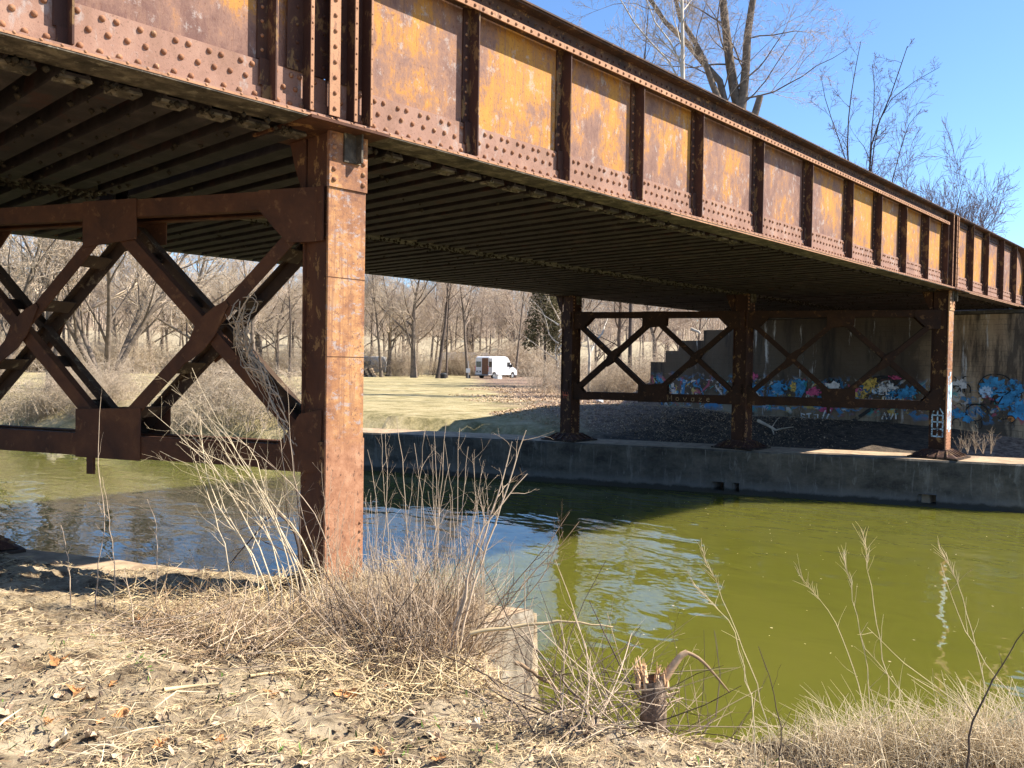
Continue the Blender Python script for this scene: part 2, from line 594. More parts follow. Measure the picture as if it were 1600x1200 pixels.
def far_ground_mat():
    n = NT("lawn_and_leaf_litter", 0.95, 0.1)
    p = n.pos()
    s3 = n.sep(p)
    lawn = n.ramp(n.noise(p, 0.9, 14, 0.8), [(0.38, (0.17, 0.145, 0.065)), (0.5, (0.36, 0.295, 0.15)), (0.63, (0.52, 0.42, 0.25))])
    litter = n.ramp(n.noise(p, 5, 8, 0.78), [(0.36, (0.08, 0.05, 0.04)), (0.5, (0.26, 0.175, 0.125)), (0.68, (0.48, 0.35, 0.25))])
    wob = n.math('MULTIPLY', n.math('SUBTRACT', n.noise(p, 0.35, 5), 0.5), 9.0)
    # litter on the embankment side: X - 0.72 Y larger than about 4
    d = n.math('ADD', n.math('SUBTRACT', s3[0], n.math('MULTIPLY', s3[1], 0.92)), wob)
    col = n.mix(n.step(d, 4.0, 7.0), lawn, litter)
    # bare dust by the pier
    t = n.math('ADD', s3[0], n.math('MULTIPLY', s3[1], 0.437))
    dust = n.ramp(n.noise(p, 3, 8, 0.7), [(0.3, (0.28, 0.22, 0.15)), (0.7, (0.42, 0.34, 0.24))])
    tt = n.math('ADD', t, n.math('MULTIPLY', n.noise(p, 1.2, 5), 1.6))
    col = n.mix(n.step(tt, 20.0, 19.4), col, dust)
    # trodden dirt under the deck, darkened to paint in the shade there
    shaded_dirt = n.ramp(n.noise(p, 4, 12, 0.8), [(0.38, (0.045, 0.036, 0.029)), (0.55, (0.12, 0.092, 0.068)), (0.7, (0.26, 0.20, 0.145))])
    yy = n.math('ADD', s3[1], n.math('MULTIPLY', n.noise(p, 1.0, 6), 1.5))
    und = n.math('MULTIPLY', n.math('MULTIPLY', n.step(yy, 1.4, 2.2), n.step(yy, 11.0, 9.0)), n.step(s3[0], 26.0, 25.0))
    col = n.mix(und, col, shaded_dirt)
    # the hill pasture is paler and drier
    fld = n.ramp(n.noise(p, 0.05, 6), [(0.35, (0.33, 0.27, 0.175)), (0.7, (0.42, 0.345, 0.225))])
    col = n.mix(n.step(s3[2], 1.2, 2.6), col, n.mix(n.step(t, 60.0, 90.0), litter, fld))
    n.color(col)
    n.bump(n.noise(p, 9, 8, 0.8), 0.9, 0.06)
    return n.m


M_FAR = far_ground_mat()
M_STRAW = plain("dry_straw", (0.52, 0.39, 0.215), 0.8, 0.2, 0.35, 6)
M_STRAW2 = plain("pale_reed", (0.60, 0.48, 0.31), 0.75, 0.25, 0.25, 5)
M_STEM = plain("pale_dead_stem", (0.47, 0.355, 0.245), 0.8, 0.2, 0.3, 9)
M_STEM_BROWN = plain("brown_stem", (0.26, 0.17, 0.095), 0.75, 0.25, 0.35, 9)
M_TWIG_DARK = plain("dark_twig", (0.085, 0.06, 0.045), 0.8, 0.2, 0.35, 9)
M_BARK = plain("grey_brown_bark", (0.165, 0.13, 0.10), 0.9, 0.1, 0.45, 4, 0.5)
M_BARK_DARK = plain("dark_bark", (0.085, 0.066, 0.055), 0.9, 0.1, 0.4, 4, 0.5)
M_BARK_PALE = plain("pale_bark", (0.48, 0.42, 0.34), 0.85, 0.1, 0.35, 3, 0.3)
M_TWIG = plain("grey_twig", (0.4514, 0.3567, 0.2766), 0.9, 0.1, 0.3, 3)
M_TWIG_TAN = plain("tan_twig", (0.50, 0.40, 0.295), 0.9, 0.1, 0.3, 3)
M_TWIG_RED = plain("mauve_twig", (0.19, 0.125, 0.11), 0.9, 0.1, 0.3, 3)
M_BRUSH = plain("dry_brush", (0.40, 0.315, 0.22), 0.9, 0.1, 0.4, 3)
M_LEAF = plain("dead_leaf", (0.46, 0.33, 0.21), 0.8, 0.2, 0.4, 14)
M_LEAF_O = plain("orange_dead_leaf", (0.44, 0.21, 0.08), 0.8, 0.2, 0.35, 14)
M_CEDAR = plain("cedar_foliage", (0.1275, 0.1085, 0.0532), 0.9, 0.1, 0.5, 2)
M_GREEN = plain("young_green", (0.10, 0.17, 0.03), 0.8, 0.2, 0.4, 20)
M_DEBRIS = plain("soot_crust", (0.036, 0.0288, 0.021), 0.95, 0.05, 0.6, 12, 0.6)
# ------------------------------------------------------------------ terrain and water
SK = 0.437                       # bents and piers stand askew: along a pier X + SK*Y stays the same
WATER_Z = -1.2
CREST = [(-40, 14.0), (-12, 5.2), (-8, 2.6), (-5, 0.50), (-4.3, 0.0), (-3.6, -0.40), (-2.9, -0.62), (-2.2, -0.50), (-1.6, -0.05), (-1.1, 0.5), (-0.9, 0.9)]


def h_near(X, Y):
    X, Y = np.asarray(X, float), np.asarray(Y, float)
    t = X + SK * Y
    z = 0.36 - 0.36 * sm(t, -3.2, -0.3) - 0.32 * sm(t, 0.12, 0.62) * sm(Y, 2.0, 3.6) - 0.16 * sm(t, 0.5, 0.9)
    z = z + 0.17 * np.exp(-((X - 0.15) ** 2 + (Y + 0.15) ** 2) / 0.45)
    xc = np.interp(Y, [c[0] for c in CREST], [c[1] for c in CREST])
    dx = X - xc
    bank = np.where(Y < -1.0, np.maximum(dx, 0), 0)
    z = z - 1.25 * bank - 0.10 * sm(dx, -0.25, 0.1) * (Y < -1.0)
    z = np.where((Y > 13.2) | (t > 1.05), z - 1.4 * np.maximum(t - 0.5, 0), z)
    r = sm(np.hypot(X + 4, Y + 5.7), 26, 8)
    z = z + r * (0.10 * vn(X, Y, 1.1) + 0.08 * vn(X, Y, 3.1, 5) + 0.075 * vn(X, Y, 7.7, 9) * (0.4 + np.abs(vn(X, Y, 2.3, 1)) * 2.4) + 0.045 * vn(X, Y, 15, 3))
    return np.maximum(z, -2.0)


BANKX = [(-60, 40), (-20, 23), (-6, 19.6), (-1.6, 17.6), (14.5, 11.6), (15.6, 11.2), (19, 9.8), (25, 7.6), (32, 6), (45, 3), (70, -6), (100, -14), (160, -60)]


def h_far(X, Y):
    X, Y = np.asarray(X, float), np.asarray(Y, float)
    t = X + SK * Y
    wdep = 0.66 * X + 0.75 * Y
    z = 0.28 + 0.05 * vn(X, Y, 0.25) + 0.04 * vn(X, Y, 1.3, 4)
    z = z + 8.5 * sm(wdep, 122, 215) + 17 * sm(wdep, 240, 370) * (0.75 + 0.5 * vn(X, Y, 0.012))
    # level strip behind the far pier, rising gently to the abutment
    front = -0.05 + sm(t, 18.6, 25.5) * (0.03 + 0.09 * np.maximum(Y, 0))
    front = front - 0.36 * sm(t, 18.45, 19.0) * sm(X, 24.6, 21.5) * sm(Y, 9.0, 5.5)
    wf = sm(t, 27.5, 23.0) * sm(Y, 16, 9)
    z = z * (1 - wf) + front * wf
    z = np.where((t < 19.4) | ((t < 21.5) & (Y < 8)), np.minimum(z, -0.15 + 0.3 * sm(t, 18.9, 20.5) * sm(Y, 6, 9)), z)
    # railway embankment behind the abutment, with a spill cone past its wing wall
    dY = np.maximum(Y - 8.2, 0) + np.maximum(-1.2 - Y, 0)
    d = np.hypot(dY, 0 * X) + 1.5 * np.maximum(24.55 - X, 0) + 3.0 * np.maximum(13.2 - Y, 0) * (X < 24.5)
    cone = np.minimum(4.15, 3.55 - (d - 0.8) / 1.7) + 0.35 * vn(X, Y, 0.5, 2) + 0.22 * vn(X, Y, 1.7, 3)
    z = np.where(X > 24.5, np.maximum(z, cone), np.where(Y > 11.6, np.maximum(z, cone), z))
    z = np.where((Y > 9) & (t > 21), z + 0.25 * sm(d, 16, 7) * (0.5 + vn(X, Y, 0.8, 8)), z)
    xb = np.interp(Y, [c[0] for c in BANKX], [c[1] for c in BANKX])
    dx = xb + 2.6 - X
    nat = (Y > 15.4) | (Y < -1.5)
    z = np.where(nat & (dx > 0), z - dx * 0.62 + 0.3 * vn(X, Y, 0.9, 6) * sm(dx, 0, 1), z)
    z = np.where(~nat & (X < xb + 0.35), -2, z)
    return np.maximum(z, -2.2)


def sheet(name, xs, ys, fn, mat, label=None):
    X, Y = np.meshgrid(xs, ys)
    Z = fn(X, Y)
    nx, ny = len(xs), len(ys)
    i = np.arange(nx * ny).reshape(ny, nx)
    F = np.stack([i[:-1, :-1], i[:-1, 1:], i[1:, 1:], i[1:, :-1]], -1).reshape(-1, 4)
    zz = Z.ravel()
    keep = (zz[F] > -1.9).any(axis=1)
    me = np_mesh(name, np.stack([X.ravel(), Y.ravel(), zz], -1), F[keep], mat, True)
    return tag(ob(name, me), kind="structure")


def lin(*seg):
    out = []
    for a0, b0, st in seg:
        out.append(np.arange(a0, b0 - 1e-6, st))
    return np.concatenate(out + [[seg[-1][1]]])


sheet("river_bank", lin((-70, -14, 4), (-14, -5, 0.3), (-5, 2.4, 0.045), (2.4, 20, 0.8)), lin((-40, -7, 1.5), (-7, 1.2, 0.045), (1.2, 6, 0.09), (6, 20, 0.5), (20, 70, 4)), h_near, M_BANK)
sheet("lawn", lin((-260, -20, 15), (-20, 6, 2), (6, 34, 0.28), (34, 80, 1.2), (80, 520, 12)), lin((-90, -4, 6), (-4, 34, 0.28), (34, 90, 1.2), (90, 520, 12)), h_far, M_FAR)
wx, wy = lin((-80, 60, 7)), lin((-60, 170, 7))
sheet("river_water", wx, wy, lambda X, Y: X * 0 + WATER_Z, M_WATER)


def pier(t0, t1, ya, yb, mat, nose, label, holes=()):
    """concrete wall pier; local frame s along the pier (Y), n across it; real pockets for the drain holes"""
    root = thing("concrete_pier", label, "pier", (t0 - SK * ya, ya, WATER_Z - 0.8))
    o3 = np.array([t0 - SK * ya, ya, WATER_Z - 0.8])
    ZB, ZT = WATER_Z - 0.8, -0.08
    ys = np.unique(np.concatenate([np.arange(ya, yb, 0.12), [yb], [h for a0, b0, _, _ in holes for h in (a0, b0)]]))
    zs = np.unique(np.concatenate([np.arange(ZB, ZT - 0.02, 0.12), [ZT - 0.045], [h for _, _, a0, b0 in holes for h in (a0, b0)]]))
    V, F, acc = [], [], Acc()
    face = t0 if label.startswith("dark") else t1
    inw = 1 if face == t0 else -1

    def P(y, z, n):
        return np.stack([n - SK * y, y, z], -1)
    Yg, Zg = np.meshgrid(ys, zs)
    rough = 0.035 * vn(Yg, Zg, 2.2) + 0.02 * vn(Yg, Zg, 6.1, 3) + 0.05 * sm(Zg, -0.85, -1.05) * vn(Yg, Zg, 4, 7)
    N = face + inw * (0.02 + rough)
    i = np.arange(Yg.size).reshape(Yg.shape)
    quads = np.stack([i[:-1, :-1], i[:-1, 1:], i[1:, 1:], i[1:, :-1]], -1).reshape(-1, 4)
    yc, zc = Yg.ravel()[quads].mean(1), Zg.ravel()[quads].mean(1)
    keep = np.ones(len(quads), bool)
    for a0, b0, c0, d0 in holes:
        keep &= ~((yc > a0) & (yc < b0) & (zc > c0) & (zc < d0))
    acc.add(P(Yg, Zg, N), quads[keep])
    for a0, b0, c0, d0 in holes:
        c = [(a0, c0), (b0, c0), (b0, d0), (a0, d0)]
        Vv = [P(np.float64(y), np.float64(z), face - inw * 0.02) for y, z in c] + [P(np.float64(y), np.float64(z), face + inw * 0.45) for y, z in c]
        acc.add(np.array(Vv), [(0, 1, 5, 4), (1, 2, 6, 5), (2, 3, 7, 6), (3, 0, 4, 7), (4, 5, 6, 7)])
    # worn arris, top and hidden side
    other = t1 if face == t0 else t0
    top_y = Yg[-1]
    e1 = P(top_y, np.full_like(top_y, ZT - 0.045), N[-1])
    e2 = P(top_y, ZT + 0.012 * vn(top_y, top_y * 0, 3), face + inw * (0.06 + 0.05 * vn(top_y, top_y, 1.9)))
    e3 = P(top_y, np.full_like(top_y, ZT), np.full_like(top_y, other))
    e4 = P(top_y, np.full_like(top_y, ZB), np.full_like(top_y, other))
    k = len(top_y)
    j = np.arange(k - 1)
    strip = np.stack([j, j + 1, k + j + 1, k + j], -1)
    for A, B in ((e1, e2), (e3, e4)):
        acc.add(np.concatenate([A, B]), strip)
    ob("pier_top", np_mesh("pier_top", np.concatenate([e2, e3]) - o3, strip, M_DUST), root)
    me = np_mesh("pier_body", np.concatenate(acc.V) - o3, np.concatenate(acc.F), mat)
    ob("pier_body", me, root)
    # end faces: weathered nose blocks, a rough slab with its own colour
    for yy, sg in ((ya, -1), (yb, 1)):
        ns = np.linspace(t0 + 0.02, t1 - 0.02, 22)
        zz = np.linspace(ZB, ZT - 0.0, 26)
        Ng, Zz = np.meshgrid(ns, zz)
        edge = np.minimum(np.minimum(Ng - t0, t1 - Ng), (ZT - Zz) * 1.2)
        Yy = yy + sg * (0.0 + 0.045 * sm(edge, 0, 0.05) + 0.035 * vn(Ng, Zz, 3.1) + 0.02 * vn(Ng, Zz, 9, 2))
        ii = np.arange(Ng.size).reshape(Ng.shape)
        q = np.stack([ii[:-1, :-1], ii[:-1, 1:], ii[1:, 1:], ii[1:, :-1]], -1).reshape(-1, 4)
        V3 = np.stack([Ng - SK * yy, Yy, Zz], -1).reshape(-1, 3) - o3
        ob("nose_face", np_mesh("nose_face", V3, q, nose), root)
    return root


pier(-0.52, 0.84, -1.05, 13.0, M_PIER, M_NOSE, "pale weathered concrete pier end under the brush of the near bank")
hl = []
for hx, hy, wd in ((1122, 760, 0.28), (1150, 762, 0.13), (1442, 783, 0.34)):
    q = at(hx, hy, 2, -1.02)
    hl.append((q[1] - wd / 2, q[1] + wd / 2, -1.12, -0.90))
hl.sort()
pier(17.08, 18.78, -1.5, 15.6, M_PIER, M_PIER, "dark stained concrete pier along the far side of the water", hl)

# ------------------------------------------------------------------ abutment with stepped wing wall and spray paint
AX = 24.4
ab = thing("bridge_abutment", "stained concrete abutment wall covered in graffiti behind the far steel bent", "abutment", (AX, 4.0, 0.0))
prof = [(-2.2, -0.6), (-2.2, 3.78), (9.62, 3.78), (9.62, 3.45), (10.7, 3.45), (10.7, 3.05), (11.8, 3.05), (11.8, 2.65), (12.4, 2.65), (12.4, 2.2), (13.1, 2.2), (13.1, -0.6)]


def inside(y, z):
    top = 3.78
    for yy, zz in ((9.62, 3.45), (10.7, 3.05), (11.8, 2.65), (12.4, 2.2)):
        if y > yy:
            top = zz
    return z < top


yb = np.unique(np.concatenate([np.arange(-2.2, 13.1, 0.12), [9.62, 10.7, 11.8, 12.4, 13.1]]))
zb = np.unique(np.concatenate([np.arange(-0.6, 3.78, 0.12), [3.78, 3.45, 3.05, 2.65, 2.2]]))
Yg, Zg = np.meshgrid(yb, zb)
Xg = 0.0 - 0.025 * vn(Yg, Zg, 1.6) - 0.02 * vn(Yg, Zg, 5, 4)
ii = np.arange(Yg.size).reshape(Yg.shape)
q = np.stack([ii[:-1, :-1], ii[1:, :-1], ii[1:, 1:], ii[:-1, 1:]], -1).reshape(-1, 4)
kp = np.array([inside(Yg.ravel()[f].mean(), Zg.ravel()[f].mean()) for f in q])
ob("wall_face", np_mesh("wall_face", np.stack([Xg.ravel(), Yg.ravel() - 4.0, Zg.ravel()], -1), q[kp], M_WALL), ab)
ob("wall_core", MB().prism(prof, lambda u, v, s: (0.05 + 0.85 * s, u - 4.0, v)).mesh("wall_core", M_WALL), ab)
ob("side_wall", MB().prism([(-6.5, -0.6), (-6.5, 2.4), (-2.2, 3.78), (-2.2, -0.6)], lambda u, v, s: (-0.02 + 0.6 * s, u - 4.0, v)).mesh("side_wall", M_WALL), ab)
ob("bridge_seat", MB().box(0.0, 1.4, -5.0, 5.5, 3.80, 3.90).mesh("bridge_seat", M_PIER), ab)
ob("backwall", MB().box(1.0, 1.5, -4.6, 5.6, 3.91, 5.5).mesh("backwall", M_PIER), ab)

# spray paint on the wall and on the far columns: flat print laid on the surface
P_BLACK = plain("black_spray_paint", (0.018, 0.018, 0.02), 0.6)
P_BLUE = plain("blue_spray_paint", (0.045, 0.26, 0.48), 0.6, 0.3, 0.5, 5)
P_PALE = plain("pale_blue_spray_paint", (0.42, 0.58, 0.72), 0.6, 0.3, 0.3, 9)
P_WHITE = plain("white_spray_paint", (0.62, 0.62, 0.60), 0.6, 0.3, 0.3, 9)
P_PINK = plain("pink_spray_paint", (0.50, 0.07, 0.17), 0.6, 0.3, 0.3, 9)
P_YEL = plain("yellow_spray_paint", (0.60, 0.40, 0.08), 0.6, 0.3, 0.3, 9)
P_RED = plain("red_spray_paint", (0.50, 0.10, 0.045), 0.6, 0.3, 0.3, 9)
P_ORA = plain("orange_spray_paint", (0.55, 0.22, 0.06), 0.6)


def smooth_line(pts, n=6, closed=False):
    p = np.array(pts, float)
    if len(p) < 3:
        return p
    if closed:
        p = np.vstack([p[-1:], p, p[:2]])
    else:
        p = np.vstack([2 * p[0] - p[1], p, 2 * p[-1] - p[-2]])
    out = []
    for i in range(1, len(p) - 2):
        for k in range(n):
            t = k / n
            out.append(0.5 * (2 * p[i] + (p[i + 1] - p[i - 1]) * t + (2 * p[i - 1] - 5 * p[i] + 4 * p[i + 1] - p[i + 2]) * t * t + (3 * p[i] - p[i - 1] - 3 * p[i + 1] + p[i + 2]) * t ** 3))
    out.append(p[-2])
    return np.array(out)


def stroke_uv(pts, wd, closed=False, curve=True):
    p = smooth_line(pts, 6, closed) if curve else np.array(pts, float)
    t = nrm(np.gradient(p, axis=0))
    nn = np.stack([-t[:, 1], t[:, 0]], -1) * (wd / 2)
    k = len(p)
    j = np.arange(k - 1)
    return np.concatenate([p + nn, p - nn]), np.stack([j, j + 1, k + j + 1, k + j], -1)


def blob_uv(c, r, seed, k=26, sy=1.0, spike=0.35):
    rr = np.random.default_rng(seed)
    an = np.linspace(0, 2 * np.pi, k, endpoint=False)
    rad = r * (1 + spike * (rr.random(k) - 0.5) * 2)
    ring = np.stack([np.cos(an) * rad, np.sin(an) * rad * sy], -1) + c
    V = np.vstack([np.array(c)[None], ring])
    j = np.arange(k)
    return V, np.stack([j * 0, 1 + j, 1 + (j + 1) % k, 1 + (j + 1) % k], -1)


def wall_uv(px, py):
    q = at(px, py, 0, AX - 0.05)
    return (q[1] - 4.0, q[2])


WL = [0]


def on_wall(name, uv, f, mat):
    WL[0] += 1
    x = -0.05 - 0.0012 * (WL[0] % 12)
    V = np.concatenate([np.full((len(uv), 1), x), uv], 1)
    tri = f.shape[1] == 4 and (f[:, 2] == f[:, 3]).all()
    ob(name, np_mesh(name, V, f[:, :3] if tri else f, mat), ab)


def wstroke(pts, wd, mat, closed=False, curve=True):
    on_wall("painted_line", *stroke_uv([wall_uv(*p) for p in pts], wd, closed, curve), mat)


def wblob(px, py, r, seed, mat, sy=1.0, spike=0.35):
    on_wall("paint_patch", *blob_uv(wall_uv(px, py), r, seed, 26, sy, spike), mat)


for px, py, r, sd, m, sy in ((1552, 604, 0.34, 1, P_BLUE, 0.9), (1575, 622, 0.30, 2, P_BLUE, 1.0), (1592, 640, 0.26, 3, P_BLUE, 1.2), (1540, 612, 0.16, 4, P_PALE, 1),
                             (1497, 645, 0.16, 5, P_BLUE, 1.2), (1512, 655, 0.14, 6, P_BLUE, .8), (1500, 600, 0.20, 7, P_WHITE, .7), (1588, 606, 0.2, 8, P_BLUE, 1.3),
                             (1388, 604, 0.26, 9, P_WHITE, .6), (1360, 600, 0.24, 10, P_YEL, .9), (1345, 616, 0.22, 11, P_YEL, .6), (1400, 616, 0.26, 12, P_BLUE, .6), (1420, 612, 0.24, 13, P_BLUE, .7),
                             (1342, 612, 0.12, 14, P_PINK, .9), (1372, 610, 0.18, 15, P_PALE, .6), (1395, 590, 0.22, 16, P_PINK, .35), (1272, 612, 0.24, 17, P_PINK, .7),
                             (1216, 606, 0.27, 18, P_BLUE, .9), (1250, 606, 0.2, 19, P_BLUE, 1.4), (1300, 604, 0.34, 20, P_WHITE, .45), (1180, 606, 0.3, 21, P_BLUE, .5), (1178, 588, 0.2, 22, P_PINK, .6),
                             (1240, 604, 0.12, 23, P_YEL, 1.5), (1358, 628, 0.3, 24, P_WHITE, .25), (1290, 640, 0.25, 25, P_PINK, .4)):
    wblob(px, py, r, sd, m, sy)
# rounded outline with a face below it, tongue out
wstroke([(1530, 616), (1528, 604), (1534, 592), (1545, 586), (1560, 585), (1573, 589), (1581, 598), (1579, 610), (1570, 617)], 0.035, P_BLACK)
wstroke([(1556, 613), (1564, 614), (1572, 613)], 0.03, P_BLACK)
wstroke([(1510, 650), (1509, 642), (1514, 635), (1524, 632), (1536, 634), (1543, 641), (1544, 650), (1538, 656)], 0.04, P_BLACK)
wstroke([(1513, 653), (1520, 657), (1529, 657), (1537, 651)], 0.035, P_BLACK)
wstroke([(1524, 640), (1524, 649)], 0.035, P_BLACK)
wstroke([(1530, 639), (1530, 648)], 0.035, P_BLACK)
wstroke([(1524, 658), (1525, 667), (1530, 670), (1534, 666), (1534, 657)], 0.035, P_BLACK)
wstroke([(1529, 659), (1530, 667)], 0.02, P_BLACK)
wstroke([(1510, 632), (1525, 631), (1540, 632)], 0.03, P_BLACK)
# lettering: an, an, AZ, ATT
wstroke([(1499, 604), (1492, 603), (1490, 609), (1496, 612), (1500, 606), (1501, 612)], 0.04, P_BLACK)
wstroke([(1507, 613), (1507, 604), (1512, 601), (1516, 606), (1516, 614)], 0.045, P_BLACK)
wstroke([(1490, 588), (1494, 592), (1492, 599), (1490, 601)], 0.03, P_BLACK)
wstroke([(1503, 595), (1506, 589), (1513, 588)], 0.03, P_BLACK)
wstroke([(1488, 664), (1489, 657), (1494, 654), (1500, 659), (1500, 666)], 0.03, P_BLACK)
wstroke([(1491, 634), (1499, 630), (1503, 636), (1497, 641), (1491, 638)], 0.03, P_BLACK)
for pts in (((1548, 632), (1552, 618), (1557, 632)), ((1549, 627), (1556, 627)), ((1558, 620), (1567, 619), (1559, 632), (1569, 631))):
    wstroke(pts, 0.045, P_BLACK, curve=False)
for pts in (((1586, 622), (1589, 614), (1592, 622)), ((1587, 619), (1591, 619)), ((1593, 615), (1599, 614)), ((1596, 615), (1596, 622)), ((1588, 602), (1588, 609)), ((1590, 609), (1591, 602), (1593, 606), (1595, 602), (1596, 609))):
    wstroke(pts, 0.025, P_BLACK, curve=False)
wstroke([(1585, 596), (1582, 606), (1583, 616)], 0.03, P_BLACK)
wstroke([(1590, 611), (1592, 608), (1594, 611), (1592, 614)], 0.02, P_BLACK, True)
on_wall("paint_patch", *blob_uv(wall_uv(1579, 655), 0.11, 40, 26, 0.7, 0.05), P_ORA)
wstroke([(1573, 656), (1576, 650), (1583, 651), (1586, 656), (1580, 661), (1574, 659)], 0.025, P_BLACK, True)
wstroke([(1558, 652), (1566, 655), (1574, 654)], 0.025, P_BLACK)
wstroke([(1562, 638), (1563, 645)], 0.02, P_BLACK)
wstroke([(1566, 638), (1566, 646)], 0.02, P_BLACK)
# between the far columns: white and blue capitals, rounded caps, dark sweeps
for pts in (((1366, 616), (1366, 606), (1371, 606), (1371, 611), (1366, 611)), ((1375, 616), (1375, 607), (1380, 607), (1380, 616), (1375, 616)), ((1385, 606), (1385, 616), (1390, 616))):
    wstroke(pts, 0.05, P_WHITE, curve=False)
for pts in (((1392, 622), (1392, 606), (1399, 606)), ((1392, 613), (1397, 613)), ((1402, 622), (1402, 608), (1408, 608), (1408, 614), (1402, 614), (1408, 622)), ((1418, 608), (1412, 608), (1412, 622), (1418, 622), (1418, 615), (1415, 615)), ((1423, 622), (1423, 609), (1430, 622), (1430, 609))):
    wstroke(pts, 0.06, P_BLUE, curve=False)
for pts in (((1380, 627), (1380, 620), (1384, 620), (1384, 627)), ((1387, 627), (1389, 620), (1391, 627)), ((1393, 620), (1393, 627), (1396, 624)), ((1399, 620), (1397, 624), (1399, 627))):
    wstroke(pts, 0.035, P_WHITE, curve=False)
wstroke([(1368, 602), (1374, 593), (1386, 590), (1396, 595), (1398, 604)], 0.06, P_BLACK)
wstroke([(1352, 585), (1362, 590), (1380, 588), (1392, 592)], 0.06, P_BLACK)
wstroke([(1370, 604), (1378, 598), (1388, 597), (1394, 603)], 0.05, P_WHITE)
wstroke([(1290, 607), (1294, 596), (1298, 602), (1302, 592), (1306, 601), (1311, 594), (1312, 606)], 0.045, P_BLACK)
wstroke([(1288, 609), (1300, 611), (1314, 607)], 0.04, P_WHITE)
for pts in (((1258, 648), (1252, 646), (1252, 651), (1258, 653), (1257, 657), (1251, 656)), ((1264, 646), (1264, 657)), ((1260, 647), (1268, 646)), ((1274, 657), (1272, 648), (1278, 648), (1278, 657)), ((1284, 656), (1290, 641)), ((1291, 656), (1298, 640)), ((1378, 655), (1382, 645), (1386, 655)), ((1390, 646), (1392, 655), (1396, 646)), ((1400, 646), (1400, 655))):
    wstroke(pts, 0.05, P_WHITE, curve=False)
wstroke([(1330, 660), (1345, 650), (1360, 640), (1372, 636)], 0.12, P_BLACK)
wstroke([(1168, 578), (1168, 588), (1174, 588)], 0.05, P_BLACK, curve=False)
wstroke([(1206, 616), (1204, 604), (1214, 597), (1224, 602), (1222, 614)], 0.05, P_BLACK)

# ------------------------------------------------------------------ steel bents
L2 = 17.5537
PSI = math.atan(SK)
CP, SP = math.cos(PSI), math.sin(PSI)
BO = Vector((0.19, 0.354, 0.0))           # centre of the first column, bent origin


def sn(s, n, z):
    """bent frame -> local offset: s along the bent, n across it"""
    return Vector((-SP * s + CP * n, CP * s + SP * n, z))


bent = thing("steel_bent", "rusty three-column cross-braced steel bent standing on the near bank", "bridge bent", BO)
SPC = 4.26 / CP


def part(name, mb, mat, parent, bevel=0.0):
    return ob(name, mb.mesh(name, mat, bevel), parent)


def rivet_mesh(name, r):
    V, F = [], []
    for rr, zz in ((1.0, 0.0), (0.86, 0.45), (0.45, 0.8)):
        for i in range(8):
            t = 2 * math.pi * i / 8
            V.append((rr * r * math.cos(t), -zz * r, rr * r * math.sin(t)))
    V.append((0, -0.88 * r, 0))
    for k in range(2):
        for i in range(8):
            j = (i + 1) % 8
            F.append((k * 8 + i, k * 8 + j, k * 8 + 8 + j, k * 8 + 8 + i))
    for i in range(8):
        F.append((16 + i, 16 + (i + 1) % 8, 24, 24))
    return np.array(V), np.array(F)


def rivet_me(r, mat, name="rivet"):
    V, F = rivet_mesh(name, r)
    me = bpy.data.meshes.new(name)
    me.from_pydata([tuple(v) for v in V], [], [tuple(f[:3]) if f[2] == f[3] else tuple(f) for f in F])
    me.polygons.foreach_set("use_smooth", [True] * len(me.polygons))
    me.materials.append(mat)
    return me


def rivet_cloud(name, pts, r, mat, parent, axis='-Y'):
    V, F = rivet_mesh("r", r)
    if axis == '-X':
        V = V[:, [1, 0, 2]]
    pts = np.array(pts, float)
    A = (pts[:, None, :] + V[None]).reshape(-1, 3)
    Fs = (F[None] + (np.arange(len(pts)) * len(V))[:, None, None]).reshape(-1, 4)
    me = bpy.data.meshes.new(name)
    fl = Fs.tolist()
    me.from_pydata(A.tolist(), [], [f[:3] if f[2] == f[3] else f for f in fl])
    me.polygons.foreach_set("use_smooth", [True] * len(me.polygons))
    me.materials.append(mat)
    return tag(ob(name, me, parent), kind="stuff")


RIVET_ME = rivet_me(0.023, M_RIVET)
RIVET_SM = rivet_me(0.017, M_RIVET)

